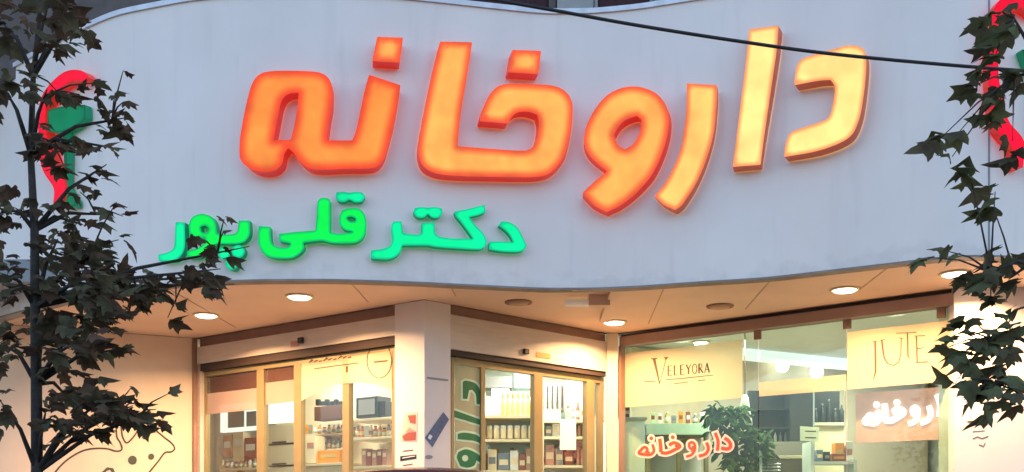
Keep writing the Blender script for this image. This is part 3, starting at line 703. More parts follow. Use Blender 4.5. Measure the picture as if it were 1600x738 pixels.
# ---------------------------------------------------------------- lettering and stickers on glass and walls
def lettering(name, label, cat, loops_list, wing, o0, o1, m, parent=None, outline=None, om=None, od=1.5, step=2.0, corner=50):
    mb = MB()
    for loops in loops_list:
        L = [smooth_loop(q, step, corner, 1) for q in loops]; m2 = solid(L, wing.surf, o0, o1); mb.add(m2.v, m2.f)
    return tag(mb.build(name, m, parent), label, cat)
zd = lambda L: zoomed(L, 690, 540, 3.73)
vert = [[zd([(125, 212), (140, 205), (195, 220), (222, 260), (231, 345), (206, 340), (200, 285), (180, 258), (160, 260), (150, 312), (125, 310)])],
        [zd([(76, 378), (222, 430), (222, 462), (70, 415)])], [zd([(95, 515), (130, 508), (200, 520), (240, 552), (238, 576), (190, 556), (95, 546)])],
        [zd([(90, 652), (100, 620), (140, 605), (190, 620), (240, 655), (234, 686), (203, 670), (190, 700), (150, 712), (110, 702)]), zd(circ(138, 657, 19, 14))],
        [zd([(80, 790), (160, 750), (230, 770), (236, 800), (170, 785), (100, 815)])]]
vl = thing('door_lettering', 'green vertical Persian lettering with pale outline on door pane', 'lettering', MW.surf(730, 660, -0.09))
mb = MB()
for loops in vert:
    m2 = solid([smooth_loop(grow(loops[0], 3.2), 2, 50, 1)], MW.surf, -0.0935, -0.0915); mb.add(m2.v, m2.f)
mb.build('outline', M['mint'], vl)
lettering('letters', None, None, vert, MW, -0.0912, -0.089, M['green'], vl)

zr = lambda L: zoomed(L, 960, 600, 5.35)
def sk(pts, wd, k=5): return [zr(q) for q in stroke(curve(pts, k), wd)]
word = [sk([(920, 452), (955, 478), (972, 515), (950, 543), (892, 538)], 30), sk([(842, 408), (866, 480), (860, 560)], [26] * 11), sk([(770, 490), (785, 540), (762, 585), (705, 605)], 26),
        sk([(655, 545), (630, 535), (625, 500), (650, 488), (672, 510), (668, 560), (640, 595), (598, 608)], 22), sk([(455, 512), (500, 492), (548, 520), (505, 550), (440, 578), (388, 574)], 28), sk([(378, 458), (386, 520), (388, 572)], 30),
        sk([(318, 505), (330, 560), (300, 592), (250, 590), (205, 580), (222, 552), (252, 528), (275, 548), (262, 585)], 24), [zr(circ(487, 446, 17, 12))], [zr(circ(308, 455, 17, 12))]]
wt = thing('window_lettering', 'red Persian word with pale pink outline on the left window pane', 'lettering', RW.surf(1070, 700, -0.09))
def outlines(word, d):
    out = []
    for loops in word: out.append([grow(loops[0], d)])
    return out
lay = 0
mb = MB()
for i, loops in enumerate(outlines(word, 3.0)):
    m2 = solid([smooth_loop(loops[0], 2, 60, 1)], RW.surf, -0.0935, -0.0915 + i * 0.0001); mb.add(m2.v, m2.f)
mb.build('outline', M['pinktext'], wt)
lettering('letters', None, None, word, RW, -0.0900, -0.0885, M['redtext'], wt)

# white LED word on its pink panel behind the right pane
pk = thing('led_sign', 'white glowing word on a pink lit panel behind the right pane', 'sign', RW.surf(1415, 660, -0.3))
u0, u1 = RW.uof(1337, -0.32), RW.uof(1488, -0.32)
mb = MB(); RW.box(mb, u0, u1, -0.36, -0.32, 1.98, 2.43); mb.build('panel', M['pink'], pk)
zw = lambda L: [((x - 185) / 820 * 146 + 1347, (y - 400) / 210 * 44 + 622 - ((x - 185) / 820) * 7) for x, y in [((a - 960) * 5.35, (b - 600) * 5.35) for a, b in L]]
mb = MB()
for i, loops in enumerate(word):
    L = smooth_loop(grow(zw(loops[0]), 1.6), 2, 60, 1); m2 = solid([L], RW.surf, -0.318, -0.30 + i * 0.0003); mb.add(m2.v, m2.f)
mb.build('letters', M['ledwhite'], pk)

# serif lettering
def serif_word(specs, wing, off, m, name, label):
    mb = MB()
    for i, (pts, wd) in enumerate(specs):
        m2 = solid(stroke(pts, wd), wing.surf, off, off + 0.002 + i * 0.00008); mb.add(m2.v, m2.f)
    return tag(mb.build(name, m), label, 'lettering')
zv = lambda L: zoomed(L, 1000, 540, 9.838)
serif_word([(zv([(215, 205), (255, 380), (300, 590)]), [4.4, 3.2, 1.6]), (zv([(172, 205), (262, 200)]), 1.8), (zv([(300, 590), (350, 400), (400, 200)]), [0.5, 0.6, 0.8]), (zv([(370, 190), (430, 184)]), 1.8), (zv([(400, 184), (400, 215)]), 3)],
           RW, -0.0925, M['ink'], 'window_lettering', 'tall brown serif letter V on the cream window band')
sp = []
def gl(letter, x, y, w_, h):
    S = lambda a, b: (x + a * w_, y - b * h - a * w_ * 0.09)
    T, t = 2.0, 0.95
    d = {'E': [([S(0.1, 0), S(0.1, 1)], T), ([S(0, 1), S(0.9, 1)], t), ([S(0, 0), S(0.95, 0)], t), ([S(0.1, .52), S(0.7, .52)], t)],
         'L': [([S(0.1, 0), S(0.1, 1)], T), ([S(0, 0), S(0.95, 0)], t), ([S(0, 1), S(0.3, 1)], t)],
         'Y': [([S(0.5, 0), S(0.5, .5)], T), ([S(0.5, .5), S(0, 1)], T), ([S(0.5, .5), S(1, 1)], t)],
         'O': [([S(0.5 + .5 * math.cos(a), .5 + .5 * math.sin(a)) for a in np.linspace(0, 6.2, 14)], 1.1)],
         'R': [([S(0.1, 0), S(0.1, 1)], T), ([S(0.1, 1), S(0.7, .95), S(0.75, .62), S(0.1, .5)], t), ([S(0.35, .5), S(1, 0)], T)],
         'A': [([S(0, 0), S(0.5, 1)], t), ([S(0.5, 1), S(1, 0)], T), ([S(0.2, .35), S(0.8, .35)], t)]}
    return d[letter]
for i, ch in enumerate('ELEYORA'):
    sp += gl(ch, 1043.3 + i * 9.6, 587.2 - i * 0.72, 7.0, 15.0)
sp += [(zv([(395, 527), (700, 500), (1120, 455)]), [0.8, 1.3, 0.8]), (zv([(60, 555), (235, 550)]), 0.8), (zv([(520, 590), (740, 560)]), 1.0), (zv([(890, 540), (1000, 530)]), 1.0)]
serif_word(sp, RW, -0.0925, M['ink2'], 'window_lettering', 'small brown serif capitals underlined on the cream window band')
zj = lambda L: zoomed(L, 1340, 500, 6.15)
serif_word([(zj([(168, 205), (172, 400), (172, 500), (150, 575)]), [3.2, 3.2, 2.6, 0.8]), (zj([(135, 205), (190, 205)]), 1.0), (zj([(232, 190), (240, 270), (255, 365), (290, 420), (345, 437), (395, 405), (415, 330), (418, 175)]), [2.8, 2.8, 2.2, 1.6, 1.4, 1.2, 1.2, 1.4]), (zj([(210, 195), (265, 190)]), 1.0), (zj([(395, 172), (440, 182)]), 1.0),
            (zj([(370, 128), (565, 120)]), 1.2), (zj([(478, 125), (484, 350), (500, 368)]), [2.0, 2.0, 1.0]), (zj([(565, 155), (572, 405)]), 2.0), (zj([(545, 155), (650, 150)]), 1.0), (zj([(570, 275), (630, 268)]), 1.0), (zj([(560, 408), (680, 400)]), 1.2)],
           RW, -0.0925, M['ink'], 'window_lettering', 'tall thin serif letters on right cream window band')
# faint text and oval on the arched door film
zf = lambda L: zoomed(L, 460, 530, 3.547)
fa = [(zf([(110, 165), (230, 148), (355, 132)]), 1.2), (zf([(290, 150), (290, 185)]), 3.0)]
for i in range(9): fa.append((zf([(80 + i * 27, 132 - i * 3.6), (98 + i * 27, 112 - i * 3.4 + (i % 3) * 7)]), 1.6))
fa += [(zf([(440 + 0, 128), (515, 120)]), 2.2)]
ov = curve([(470 + 68 * math.cos(a), 118 + 98 * math.sin(a)) for a in np.linspace(0, 2 * math.pi, 13)], 3)
fa += [(zf(ov), 1.0)]
serif_word(fa, LW, -0.062, M['ink2'], 'door_lettering', 'faint brown writing and oval mark on the arched film')

def sticker(name, label, poly, wing, m, off=0.001, th=0.002, cat='sticker', parent=None):
    o = solid([poly], wing.surf, off, off + th).build(name, m, parent)
    if label and parent is None: tag(o, label, cat)
    return o
z2 = lambda L: zoomed(L, 440, 438, 2.46)
st = thing('sticker', 'slanted blue sticker on the grey side of the corner pillar', 'sticker', MW.surf(680, 672, 0))
sticker('backing', None, z2([(622, 507), (644, 535), (580, 642), (551, 606)]), MW, M['blue'], parent=st)
sticker('white_mark', None, z2([(570, 592), (580, 600), (572, 614), (562, 606)]), MW, M['white'], 0.0032, parent=st)
zq = lambda L: zoomed(L, 610, 620, 6.253)
st = thing('poster', 'small torn red poster on the lit side of the pillar', 'poster', LW.surf(640, 670, 0))
sticker('paper', None, zq([(140, 160), (265, 150), (258, 440), (95, 440)]), LW, mat('pale_pink_paper', (0.62, 0.46, 0.38), 0.6), 0.001, parent=st)
sticker('print', None, zq([(170, 185), (248, 178), (243, 268), (190, 255)]), LW, M['redbox'], 0.0032, parent=st)
sticker('print', None, zq([(115, 385), (170, 350), (250, 345), (245, 425), (130, 430)]), LW, M['redbox'], 0.0032, parent=st)
sticker('print', None, zq([(150, 345), (185, 300), (215, 320), (248, 340)]), LW, M['pinkbox'], 0.0034, parent=st)
st = thing('sticker', 'black barred label below the torn red poster', 'sticker', LW.surf(640, 715, 0))
sticker('backing', None, zq([(95, 582), (252, 565), (252, 606), (95, 630)]), LW, M['black'], parent=st)
sticker('white_bar', None, zq([(118, 596), (240, 577), (240, 584), (118, 604)]), LW, M['white'], 0.0032, parent=st)
sticker('text_line', None, zq([(120, 528), (220, 518), (220, 526), (120, 537)]), LW, M['ink2'], 0.001, parent=st)
sticker('text_line', None, zq([(120, 668), (215, 655), (215, 663), (120, 676)]), LW, M['ink2'], 0.001, parent=st)
sticker('sticker', 'small grey oval mark at the foot of the blue sticker', [tuple(p) for p in zq(circ(377, 590, 38, 14, 20))], MW, M['grey'])
# lettering on the end wall
ze = lambda L: zoomed(L, 1320, 560, 4.148)
sp = [(ze([(795, 412), (935, 402)]), 2.6), (ze([(800, 432), (930, 425)]), 1.2), (ze([(830, 522), (860, 508), (890, 520), (930, 505)]), 1.4), (ze([(870, 560), (900, 570), (910, 548)]), 1.2), (ze([(830, 475), (910, 468)]), 0.8)]
serif_word(sp, PIL, 0.001, M['ink2'], 'wall_lettering', 'brown lines of writing on the right end wall')

# ---------------------------------------------------------------- interior furniture and goods
def carton(name, label, cat, px0, px1, py0, py1, Y, dep, m, bandm=None, group=None):
    a = at(px0, py1, Y); b = at(px1, py0, Y); t = thing(name, label, cat, ((a.x + b.x) / 2, Y + dep / 2, a.z), group)
    MB().box(a.x, b.x, Y, Y + dep, a.z, b.z).build('body', m, t, bevel=min(0.006, (b.x - a.x) * 0.08))
    h = b.z - a.z; w_ = b.x - a.x
    MB().box(a.x + w_ * 0.12, b.x - w_ * 0.12, Y - 0.003, Y - 0.001, a.z + h * 0.3, a.z + h * 0.62).build('printed_band', bandm or M['ivory'], t)
    return t
def shelf_unit(label, px0, px1, ys, Y, dep, m, back=None, pytop=None):
    x0 = at(px0, 0, Y).x; x1 = at(px1, 0, Y).x; top = at(0, pytop or (min(ys) - 40), Y).z
    t = thing('shelf_unit', label, 'shelves', ((x0 + x1) / 2, Y + dep / 2, 0.1))
    for x in (x0 - 0.025, x1): MB().box(x, x + 0.025, Y, Y + dep, 0.1, top).build('side_panel', m, t)
    for y in ys:
        z = at(0, y, Y).z; MB().box(x0, x1, Y + 0.004, Y + dep - 0.02, z - 0.03, z).build('shelf', m, t)
    MB().box(x0, x1, Y + dep - 0.018, Y + dep, 0.1, top - 0.01).build('back_panel', back or m, t)
    return t
shelf_unit('pale display shelves with bottles behind the middle glass doors', 758, 836, (649, 686, 735, 790), 11.3, 0.4, M['cream'], M['mintwall'], 612)
ORD = ['first', 'second', 'third', 'fourth', 'fifth', 'sixth', 'seventh', 'eighth', 'ninth']
for i in range(7):
    c = at(786 + i * 7.9, 649, 11.42); c.z += 0.001; t = thing('bottle', f'{ORD[i]} yellow bottle from the left in the upper shelf row', 'bottle', c, 'yellow bottles on the upper shelf')
    MB().lathe(c, [(0.024, 0), (0.026, 0.01), (0.026, 0.13), (0.012, 0.165), (0.011, 0.19)], 14).build('body', M['yellow'], t, True)
    MB().lathe(c, [(0.015, 0.185), (0.016, 0.19), (0.015, 0.235), (0.009, 0.245)], 12).build('cap', M['gold'], t, True)
for i in range(7):
    c = at(765 + i * 10.8, 686, 11.42); c.z += 0.001; t = thing('jar', f'{ORD[i]} ivory jar from the left on the middle shelf', 'jar', c, 'ivory jars on the middle shelf')
    MB().lathe(c, [(0.028, 0), (0.033, 0.012), (0.033, 0.1), (0.027, 0.115)], 14).build('body', M['ivory'], t, True)
    MB().lathe(c, [(0.029, 0.112), (0.03, 0.118), (0.03, 0.142), (0.024, 0.148)], 14).build('lid', M['white'], t, True)
for i, (a, b, y0, m, lab) in enumerate(((762, 776, 702, 'ivory', 'ivory carton at the left of the low shelf'), (778, 796, 708, 'bluebox', 'wide slate blue carton on the low shelf'), (797, 810, 704, 'white', 'white carton in the middle of the low shelf'),
                                   (811, 821, 710, 'redbox', 'narrow dark red carton on the low shelf'), (822, 833, 700, 'pinkbox', 'pink carton at the right of the low shelf'))):
    carton('carton', lab, 'box', a, b, y0, 734.8, 11.4, 0.15, M[m], M['ivory'] if m != 'ivory' else M['bluebox'], 'cartons on the low shelf')
carton('cupboard', 'dark grey wall box above the yellow bottles', 'cupboard', 758, 800, 588, 606, 11.75, 0.3, M['grey'], M['grey'])
tag(MB().obox(at(768, 646, 11.66), (0.2, 0, 0), (0, 0.03, 0), (0, 0, 0.28)).build('light_box', M['panel_light'], bevel=0.004), 'bright white light box behind the yellow bottles', 'light box')
tag(MB().obox(at(803, 606, 12.2), (0.28, 0, 0), (0, 0.03, 0), (0, 0, 0.25)).build('light_box', M['panel_light'], bevel=0.004), 'pale mint light box high beside the grey wall box', 'light box')
tag(MB().obox(at(884, 662, 12.1), (0.28, 0, 0), (0, 0.04, 0), (0, 0, 0.52)).build('light_box', M['panel_light'], bevel=0.004), 'tall bright white light box in the right door leaf', 'light box')
t = carton('cupboard', 'tall grey cupboard with ribbed door high behind right door leaf', 'cupboard', 850, 882, 599, 641, 11.6, 0.3, M['grey'], M['grey'])
a = at(850, 641, 11.597)
for k in range(4): MB().box(a.x + 0.03 + k * 0.055, a.x + 0.045 + k * 0.055, 11.585, 11.598, a.z + 0.02, a.z + 0.28).build('door_rib', M['black'], t)
tag(solid([[(875, 655), (900, 655), (900, 703), (875, 703)]], MW.surf, -0.0955, -0.0935).build('notice', M['white']), 'blank cream paper notice taped on the right door leaf', 'notice')
shelf_unit('low display shelves behind the right door leaf', 850, 928, (656, 682, 727, 790), 11.5, 0.4, M['cream'], M['inwall'], 650)
carton('basket', 'cream basket on top shelf behind the right door leaf', 'basket', 850, 876, 640, 655.8, 11.6, 0.2, M['ivory'], M['white'])
for i, (a, b, y0, y1, m, lab) in enumerate(((852, 862, 665, 681.8, 'grey', 'small grey carton behind the paper notice'), (863, 874, 662, 681.8, 'white', 'small white carton left of the paper notice'),
        (852, 866, 695, 726.8, 'pinkbox', 'dusty pink carton on lower right shelf'), (868, 880, 700, 726.8, 'grey', 'grey carton on lower right shelf'), (882, 896, 706, 726.8, 'redbox', 'dark red carton on lower right shelf'))):
    carton('carton', lab, 'box', a, b, y0, y1, 11.6, 0.15, M[m], M['ivory'], 'cartons on the right shelves')
for i in range(4):
    c = at(903 + i * 6.5, 727, 11.62); c.z += 0.001; t = thing('bottle', f'{ORD[i]} pink bottle from the left on the lower right shelf', 'bottle', c, 'pink bottles on the lower right shelf')
    MB().lathe(c, [(0.017, 0), (0.019, 0.01), (0.019, 0.13), (0.009, 0.16), (0.009, 0.18)], 12).build('body', M['pinkbox'], t, True)
    MB().lathe(c, [(0.012, 0.178), (0.012, 0.21), (0.008, 0.215)], 10).build('cap', M['redbox'], t, True)
for i in range(3):
    c = at(905 + i * 7, 682, 11.62); c.z += 0.001; t = thing('bottle', f'{ORD[i]} dark pink bottle on the shelf beside the paper notice', 'bottle', c, 'pink bottles beside the notice')
    MB().lathe(c, [(0.018, 0), (0.02, 0.01), (0.02, 0.09), (0.009, 0.11), (0.009, 0.12)], 12).build('body', M['pinkbox'], t, True)
    MB().lathe(c, [(0.012, 0.118), (0.012, 0.14), (0.008, 0.145)], 10).build('cap', M['redbox'], t, True)
c = at(937, 738, 10.9); t = thing('light_column', 'tall pale glowing column at right edge of the middle doors', 'light box', c)
MB().box(c.x - 0.035, c.x + 0.045, 10.85, 10.93, 0.1, at(0, 661, 10.9).z).build('diffuser', M['panel_light'], t, bevel=0.005)
MB().box(c.x - 0.04, c.x + 0.05, 10.845, 10.935, at(0, 661, 10.9).z + 0.001, at(0, 658, 10.9).z).build('top_cap', M['frame'], t)

# behind the left doors
def lbox(name, label, cat, px0, px1, py0, py1, n, dep, m, parent=None, bevel=0.004, part=None):
    a = LW.surf(px0, py1, -n); b = LW.surf(px1, py0, -n); w_ = (b - a).dot(LW.u); z1 = LW.surf((px0 + px1) / 2, py0, -n).z; z0 = LW.surf((px0 + px1) / 2, py1, -n).z
    mb = MB(); mb.obox((a.x, a.y, z0), LW.u * w_, LW.n * -dep, (0, 0, z1 - z0)); o = mb.build(name, m, parent, bevel=bevel)
    if parent is None: tag(o, label, cat)
    return o
t = thing('display_screen', 'white lit panel with two dark screens in the leftmost door pane', 'screen', LW.surf(372, 670, -1.5))
lbox('panel', 0, 0, 344, 402, 630, 674, 1.5, 0.06, M['panel_light'], t)
lbox('screen', 0, 0, 356, 381, 641, 668, 1.49, 0.008, M['grey'], t, 0); lbox('screen', 0, 0, 385, 400, 643, 666, 1.49, 0.008, M['grey'], t, 0)
lbox('light_box', 'glaring white light box in the second door pane', 'light box', 411, 455, 629, 661, 1.5, 0.06, M['panel_light'])
t = thing('drawer_cabinet', 'cream drawers below the glaring white light box', 'cabinet', LW.surf(436, 735, -1.45))
for y0, y1 in ((664, 693), (696, 727), (730, 765)):
    d = lbox('drawer', 0, 0, 410, 461, y0, y1, 1.45, 0.15, M['cream'], t); lbox('handle', 0, 0, 425, 446, y1 - 3, y1 - 1, 1.435, 0.014, M['dark'], d, 0)
lbox('body', 0, 0, 409, 462, 663, 766, 1.602, 0.0, M['dark'], t, 0) if False else None
for i, (a, b, y0, y1, m, lab) in enumerate(((348, 362, 680, 715, 'pinkbox', 'dusty pink carton below the dark screens'), (364, 380, 676, 722, 'ivory', 'ivory carton below the dark screens'), (382, 400, 684, 730, 'redbox', 'dark red carton below the dark screens'))):
    t = thing('carton', lab, 'box', LW.surf(a, y1, -1.45), 'cartons under the screens')
    lbox('body', 0, 0, a, b, y0, y1, 1.45, 0.12, M[m], t); lbox('printed_band', 0, 0, a + 2, b - 2, y0 + 10, y0 + 20, 1.447, 0.002, M['white'], t, 0)
t = thing('wall_shelf', 'cream wall shelf under the cartons in the leftmost door pane', 'shelf', LW.surf(372, 740, -1.45))
lbox('board', 0, 0, 343, 404, 731, 735, 1.4, 0.19, M['cream'], t); lbox('bracket', 0, 0, 370, 374, 736, 760, 1.5, 0.09, M['frame'], t)
t = thing('bottle_rack', 'dark rack of black topped bottles behind the arched film', 'rack', LW.surf(512, 655, -1.3))
lbox('tray', 0, 0, 491, 536, 634, 656, 1.3, 0.15, mat('dark_wood_rack', (0.10, 0.045, 0.03), 0.5), t)
for i in range(6): lbox('bottle_top', 0, 0, 493 + i * 7, 497.5 + i * 7, 624 + (i % 2) * 3, 633.8, 1.34, 0.04, M['black'], t, 0.003)
t = thing('microwave', 'black box shaped monitor behind the door beside the pillar', 'monitor', LW.surf(575, 652, -1.2))
lbox('case', 0, 0, 556, 589, 620, 653, 1.2, 0.22, M['black'], t, bevel=0.01); lbox('screen', 0, 0, 560, 585, 624, 648, 1.195, 0.004, M['grey'], t, 0); lbox('side_unit', 0, 0, 589.5, 602, 627, 650, 1.22, 0.15, M['black'], t)
t = thing('shelf_unit', 'cream shelves under the black monitor', 'shelves', LW.surf(575, 690, -1.2))
for y in (653.5, 683, 728): lbox('shelf', 0, 0, 548, 613, y, y + 4, 1.12, 0.4, M['cream'], t)
lbox('back_panel', 0, 0, 546, 616, 654, 770, 1.54, 0.02, M['cream'], t)
for i in range(5):
    y0 = 701 + (i * 7) % 5
    t = thing('packet', ['left end', 'second', 'middle', 'fourth', 'right end'][i] + ' reddish packet in the row below the black monitor', 'packet', LW.surf(570 + i * 8, 728, -1.2), 'reddish packets under the monitor')
    lbox('body', 0, 0, 565 + i * 8, 572 + i * 8, y0, 727.8, 1.18, 0.1, M['redbox' if i % 2 else 'pinkbox'], t); lbox('printed_band', 0, 0, 566 + i * 8, 571 + i * 8, y0 + 4, y0 + 10, 1.177, 0.002, M['ivory'], t, 0)
t = thing('counter', 'cream counter below the rack of black topped bottles', 'counter', LW.surf(505, 725, -1.3))
lbox('top', 0, 0, 471, 540, 724, 728, 1.15, 0.4, M['cream'], t); lbox('front', 0, 0, 473, 538, 729, 800, 1.2, 0.3, M['cream'], t)
t = thing('carton', 'bright orange carton on the cream counter', 'box', LW.surf(512, 724, -1.25)); lbox('body', 0, 0, 496, 530, 704, 723.8, 1.25, 0.15, M['orange'], t); lbox('printed_band', 0, 0, 500, 526, 710, 715, 1.247, 0.002, M['yellow'], t, 0)
t = thing('carton', 'pale cream carton standing left of the orange carton', 'box', LW.surf(485, 724, -1.25)); lbox('body', 0, 0, 477, 493, 682, 723.8, 1.27, 0.15, M['ivory'], t); lbox('printed_band', 0, 0, 480, 490, 692, 700, 1.267, 0.002, M['pinkbox'], t, 0)

PALETTE = ['ivory', 'pinkbox', 'white', 'bluebox', 'yellow', 'redbox', 'mint', 'orange', 'grey']
CN = {'ivory': 'ivory', 'pinkbox': 'pink', 'white': 'white', 'bluebox': 'slate blue', 'yellow': 'yellow', 'redbox': 'dark red', 'mint': 'pale green', 'orange': 'orange', 'grey': 'grey'}
ORD2 = ORD + ['tenth', 'eleventh', 'twelfth']
def goods_row(where, group, n_, pos, hmax, wd, seed):
    r = random.Random(seed)
    for i in range(n_):
        c = pos(i); m = PALETTE[r.randrange(len(PALETTE))]; h = hmax * r.uniform(0.6, 1.0); q = wd * r.uniform(0.36, 0.46); kind = r.random()
        if kind < 0.6:
            t = thing('bottle', f'{ORD2[i]} from left, {CN[m]} bottle {where}', 'bottle', c, group)
            MB().lathe(c, [(q * .9, 0), (q, 0.006), (q, h * .62), (q * .45, h * .78), (q * .42, h * .86)], 10).build('body', M[m], t, True)
            MB().lathe(c, [(q * .6, h * .85), (q * .6, h), (q * .3, h * 1.01)], 10).build('cap', M[r.choice(['white', 'gold', 'black', 'redbox'])], t, True)
            MB().lathe(c, [(q * 1.02, h * .15), (q * 1.02, h * .5)], 10).build('label_wrap', M[r.choice(['white', 'ivory', 'pinkbox', 'mint'])], t, True)
        else:
            t = thing('carton', f'{ORD2[i]} from left, {CN[m]} carton {where}', 'box', c, group)
            MB().box(c.x - q, c.x + q, c.y - q * .7, c.y + q * .7, c.z, c.z + h * .9).build('body', M[m], t, bevel=0.003)
            MB().box(c.x - q * .8, c.x + q * .8, c.y - q * .7 - .003, c.y - q * .7 - .001, c.z + h * .3, c.z + h * .62).build('printed_band', M[r.choice(['white', 'redbox', 'bluebox', 'gold'])], t)
def on_lw(px0, px1, n_, py, off): return lambda i: LW.surf(px0 + (px1 - px0) * (i + .5) / n_, py, -off) + Vector((0, 0, 0.002))
goods_row('on the cream shelf above the reddish packets', 'goods above the reddish packets', 9, on_lw(549, 611, 9, 683, 1.22), 0.14, 0.06, 3)
goods_row('on the counter behind the orange carton', 'goods behind the orange carton', 8, on_lw(476, 539, 8, 724, 1.5), 0.26, 0.065, 5)
for k, (py, hm) in enumerate(((678, 0.12), (702, 0.13))):
    t = thing('wall_shelf', ['upper', 'lower'][k] + ' thin cream wall shelf above the orange carton', 'shelf', LW.surf(505, py, -1.55)); lbox('board', 0, 0, 473, 541, py, py + 3, 1.45, 0.14, M['cream'], t); lbox('bracket', 0, 0, 504, 508, py + 3, py + 10, 1.5, 0.09, M['frame'], t)
    goods_row('on ' + ['upper', 'lower'][k] + ' wall shelf above orange carton', 'goods on the ' + ['upper', 'lower'][k] + ' thin wall shelf', 9, on_lw(474, 540, 9, py, 1.5), hm, 0.06, 11 + k)
goods_row('on the wall shelf in the leftmost door pane', 'goods on the leftmost wall shelf', 8, on_lw(345, 402, 8, 731, 1.42), 0.12, 0.06, 31)
goods_row('on the top shelf of the right door leaf', 'goods on the right top shelf', 6, lambda i: at(888 + i * 7.5, 655.9, 11.7) + Vector((0, 0, 0.002)), 0.2, 0.052, 21)
goods_row('at the back of the lower right shelf', 'goods at the back of the lower right shelf', 10, lambda i: at(852 + i * 7.6, 727, 11.78) + Vector((0, 0, 0.002)), 0.26, 0.05, 22)
goods_row('at the back of the low left shelf', 'goods at the back of the low left shelf', 10, lambda i: at(763 + i * 7.4, 735, 11.62) + Vector((0, 0, 0.002)), 0.28, 0.05, 23)
goods_row('on the pale green display case', 'goods on the display case', 8, lambda i: at(1020 + i * 11, 663, 11.1) + Vector((0, 0, 0.01)), 0.14, 0.06, 24)

# right room
c = at(1245, 700, 11.0)
t = thing('display_cabinet', 'tall charcoal cabinet with glass bottles behind the middle pane', 'cabinet', (at(1240, 0, 10.9).x, 11.0, 0.1))
x0, x1, x2 = at(1178, 0, 10.9).x, at(1270, 0, 10.9).x, at(1326, 0, 10.9).x
zt, zb = at(0, 606, 10.9).z, at(0, 690, 10.9).z
MB().box(x0, x1, 11.15, 11.2, 0.1, zt).build('back_panel', M['darkcab'], t); MB().box(x0, x1, 10.9, 11.15, 0.1, zb).build('base', mat('grey_base_unit', (0.16, 0.14, 0.12), 0.5), t)
for z in (zb + 0.16, zb + 0.36): MB().box(x0, x1, 10.95, 11.15, z - 0.02, z).build('shelf', M['darkcab'], t)
MB().box(x1 - 0.24, x1 - 0.005, 10.9, 11.14, zb + 0.005, zt - 0.02).build('door', M['black'], t)
MB().box(x1 + 0.001, x1 + 0.02, 10.9, 11.2, 0.1, zt).build('side_panel', M['grey'], t)
for k in range(6):
    c = Vector((x0 + 0.1 + k * 0.055, 11.05, zb + 0.001)); b = thing('bottle', f'{ORD[k]} small grey bottle on the bottom of the charcoal cabinet', 'bottle', c, 'grey bottles in the charcoal cabinet')
    MB().lathe(c, [(0.014, 0), (0.016, 0.01), (0.016, 0.07), (0.006, 0.09), (0.006, 0.11)], 10).build('body', M['grey'] if k != 3 else M['white'], b, True); MB().lathe(c, [(0.008, 0.108), (0.008, 0.125)], 8).build('cap', M['black'], b, True)
t = thing('shelf_unit', 'dark shelf of black bottles beside the charcoal cabinet', 'shelves', ((x1 + x2) / 2, 11.1, 0.1))
zs = at(0, 661, 11.0).z
MB().box(x1 + 0.03, x2, 11.2, 11.24, zs, zt).build('back_panel', M['darkcab'], t); MB().box(x1 + 0.03, x2, 10.95, 11.19, zs - 0.03, zs).build('shelf', M['cream'], t); MB().box(x1 + 0.03, x2, 11.0, 11.19, 0.1, zs - 0.031).build('base', M['cream'], t)
for k in range(5):
    c = Vector((x1 + 0.075 + k * 0.07, 11.05, zs + 0.001)); b = thing('bottle', f'{ORD[k]} black bottle from the left beside the charcoal cabinet', 'bottle', c, 'black bottles on the dark shelf'); h = 0.16 + 0.05 * (k * 7 % 3)
    MB().lathe(c, [(0.024, 0), (0.027, 0.01), (0.027, h * 0.6), (0.01, h * 0.8), (0.01, h * 0.9)], 12).build('body', M['black'], b, True); MB().lathe(c, [(0.013, h * 0.89), (0.013, h)], 10).build('cap', M['grey'], b, True)
tag(MB().tube([at(1321, 668, 9.7), at(1321, 596, 9.7)], 0.012, 10).build('hanging_rail', M['white']), 'thin white upright rail behind the right window joint', 'rail')
t = thing('counter', 'brown counter with a pale edge under the charcoal cabinet', 'counter', (at(1230, 0, 10.4).x, 10.5, 0.1))
xa, xb = at(1185, 0, 10.4).x, at(1262, 0, 10.4).x; za = at(0, 712, 10.4).z
MB().box(xa, xb, 10.4, 10.8, za - 0.03, za).build('top', M['cream'], t, bevel=0.004); MB().box(xa + 0.02, xb - 0.02, 10.43, 10.8, 0.1, za - 0.031).build('front', mat('brown_front', (0.16, 0.12, 0.09), 0.5), t)
t = thing('shelf_unit', 'white shelf stand with orange box behind the right window joint', 'shelves', (at(1300, 0, 10.0).x, 10.1, 0.1))
xa, xb = at(1272, 0, 9.9).x, at(1334, 0, 9.9).x; za = at(0, 721, 9.9).z
MB().box(xa, xb, 9.9, 10.2, za - 0.025, za).build('shelf', M['white'], t); MB().box(xa - 0.03, xa - 0.001, 9.9, 10.2, 0.1, at(0, 690, 9.9).z).build('side_panel', M['white'], t); MB().box(xb + 0.001, xb + 0.03, 9.9, 10.2, 0.1, za + 0.02).build('side_panel', M['white'], t); MB().box(xa, xb, 9.9, 10.2, 0.55, 0.575).build('shelf', M['white'], t)
carton('carton', 'bright yellow orange carton on the white shelf stand', 'box', 1305, 1319, 692, 720.8, 10.0, 0.12, M['orange'], M['yellow'])
carton('carton', 'low red orange carton in front of the yellow one', 'box', 1300, 1322, 709, 720.8, 9.92, 0.07, M['redbox'], M['orange'])
carton('carton', 'pale carton at the right end of white shelf stand', 'box', 1322, 1333, 690, 720.8, 10.0, 0.12, M['white'], M['pinkbox'])
carton('carton', 'dark slate carton at the left end of white shelf stand', 'box', 1276, 1286, 703, 720.8, 10.0, 0.12, M['bluebox'], M['ivory'])
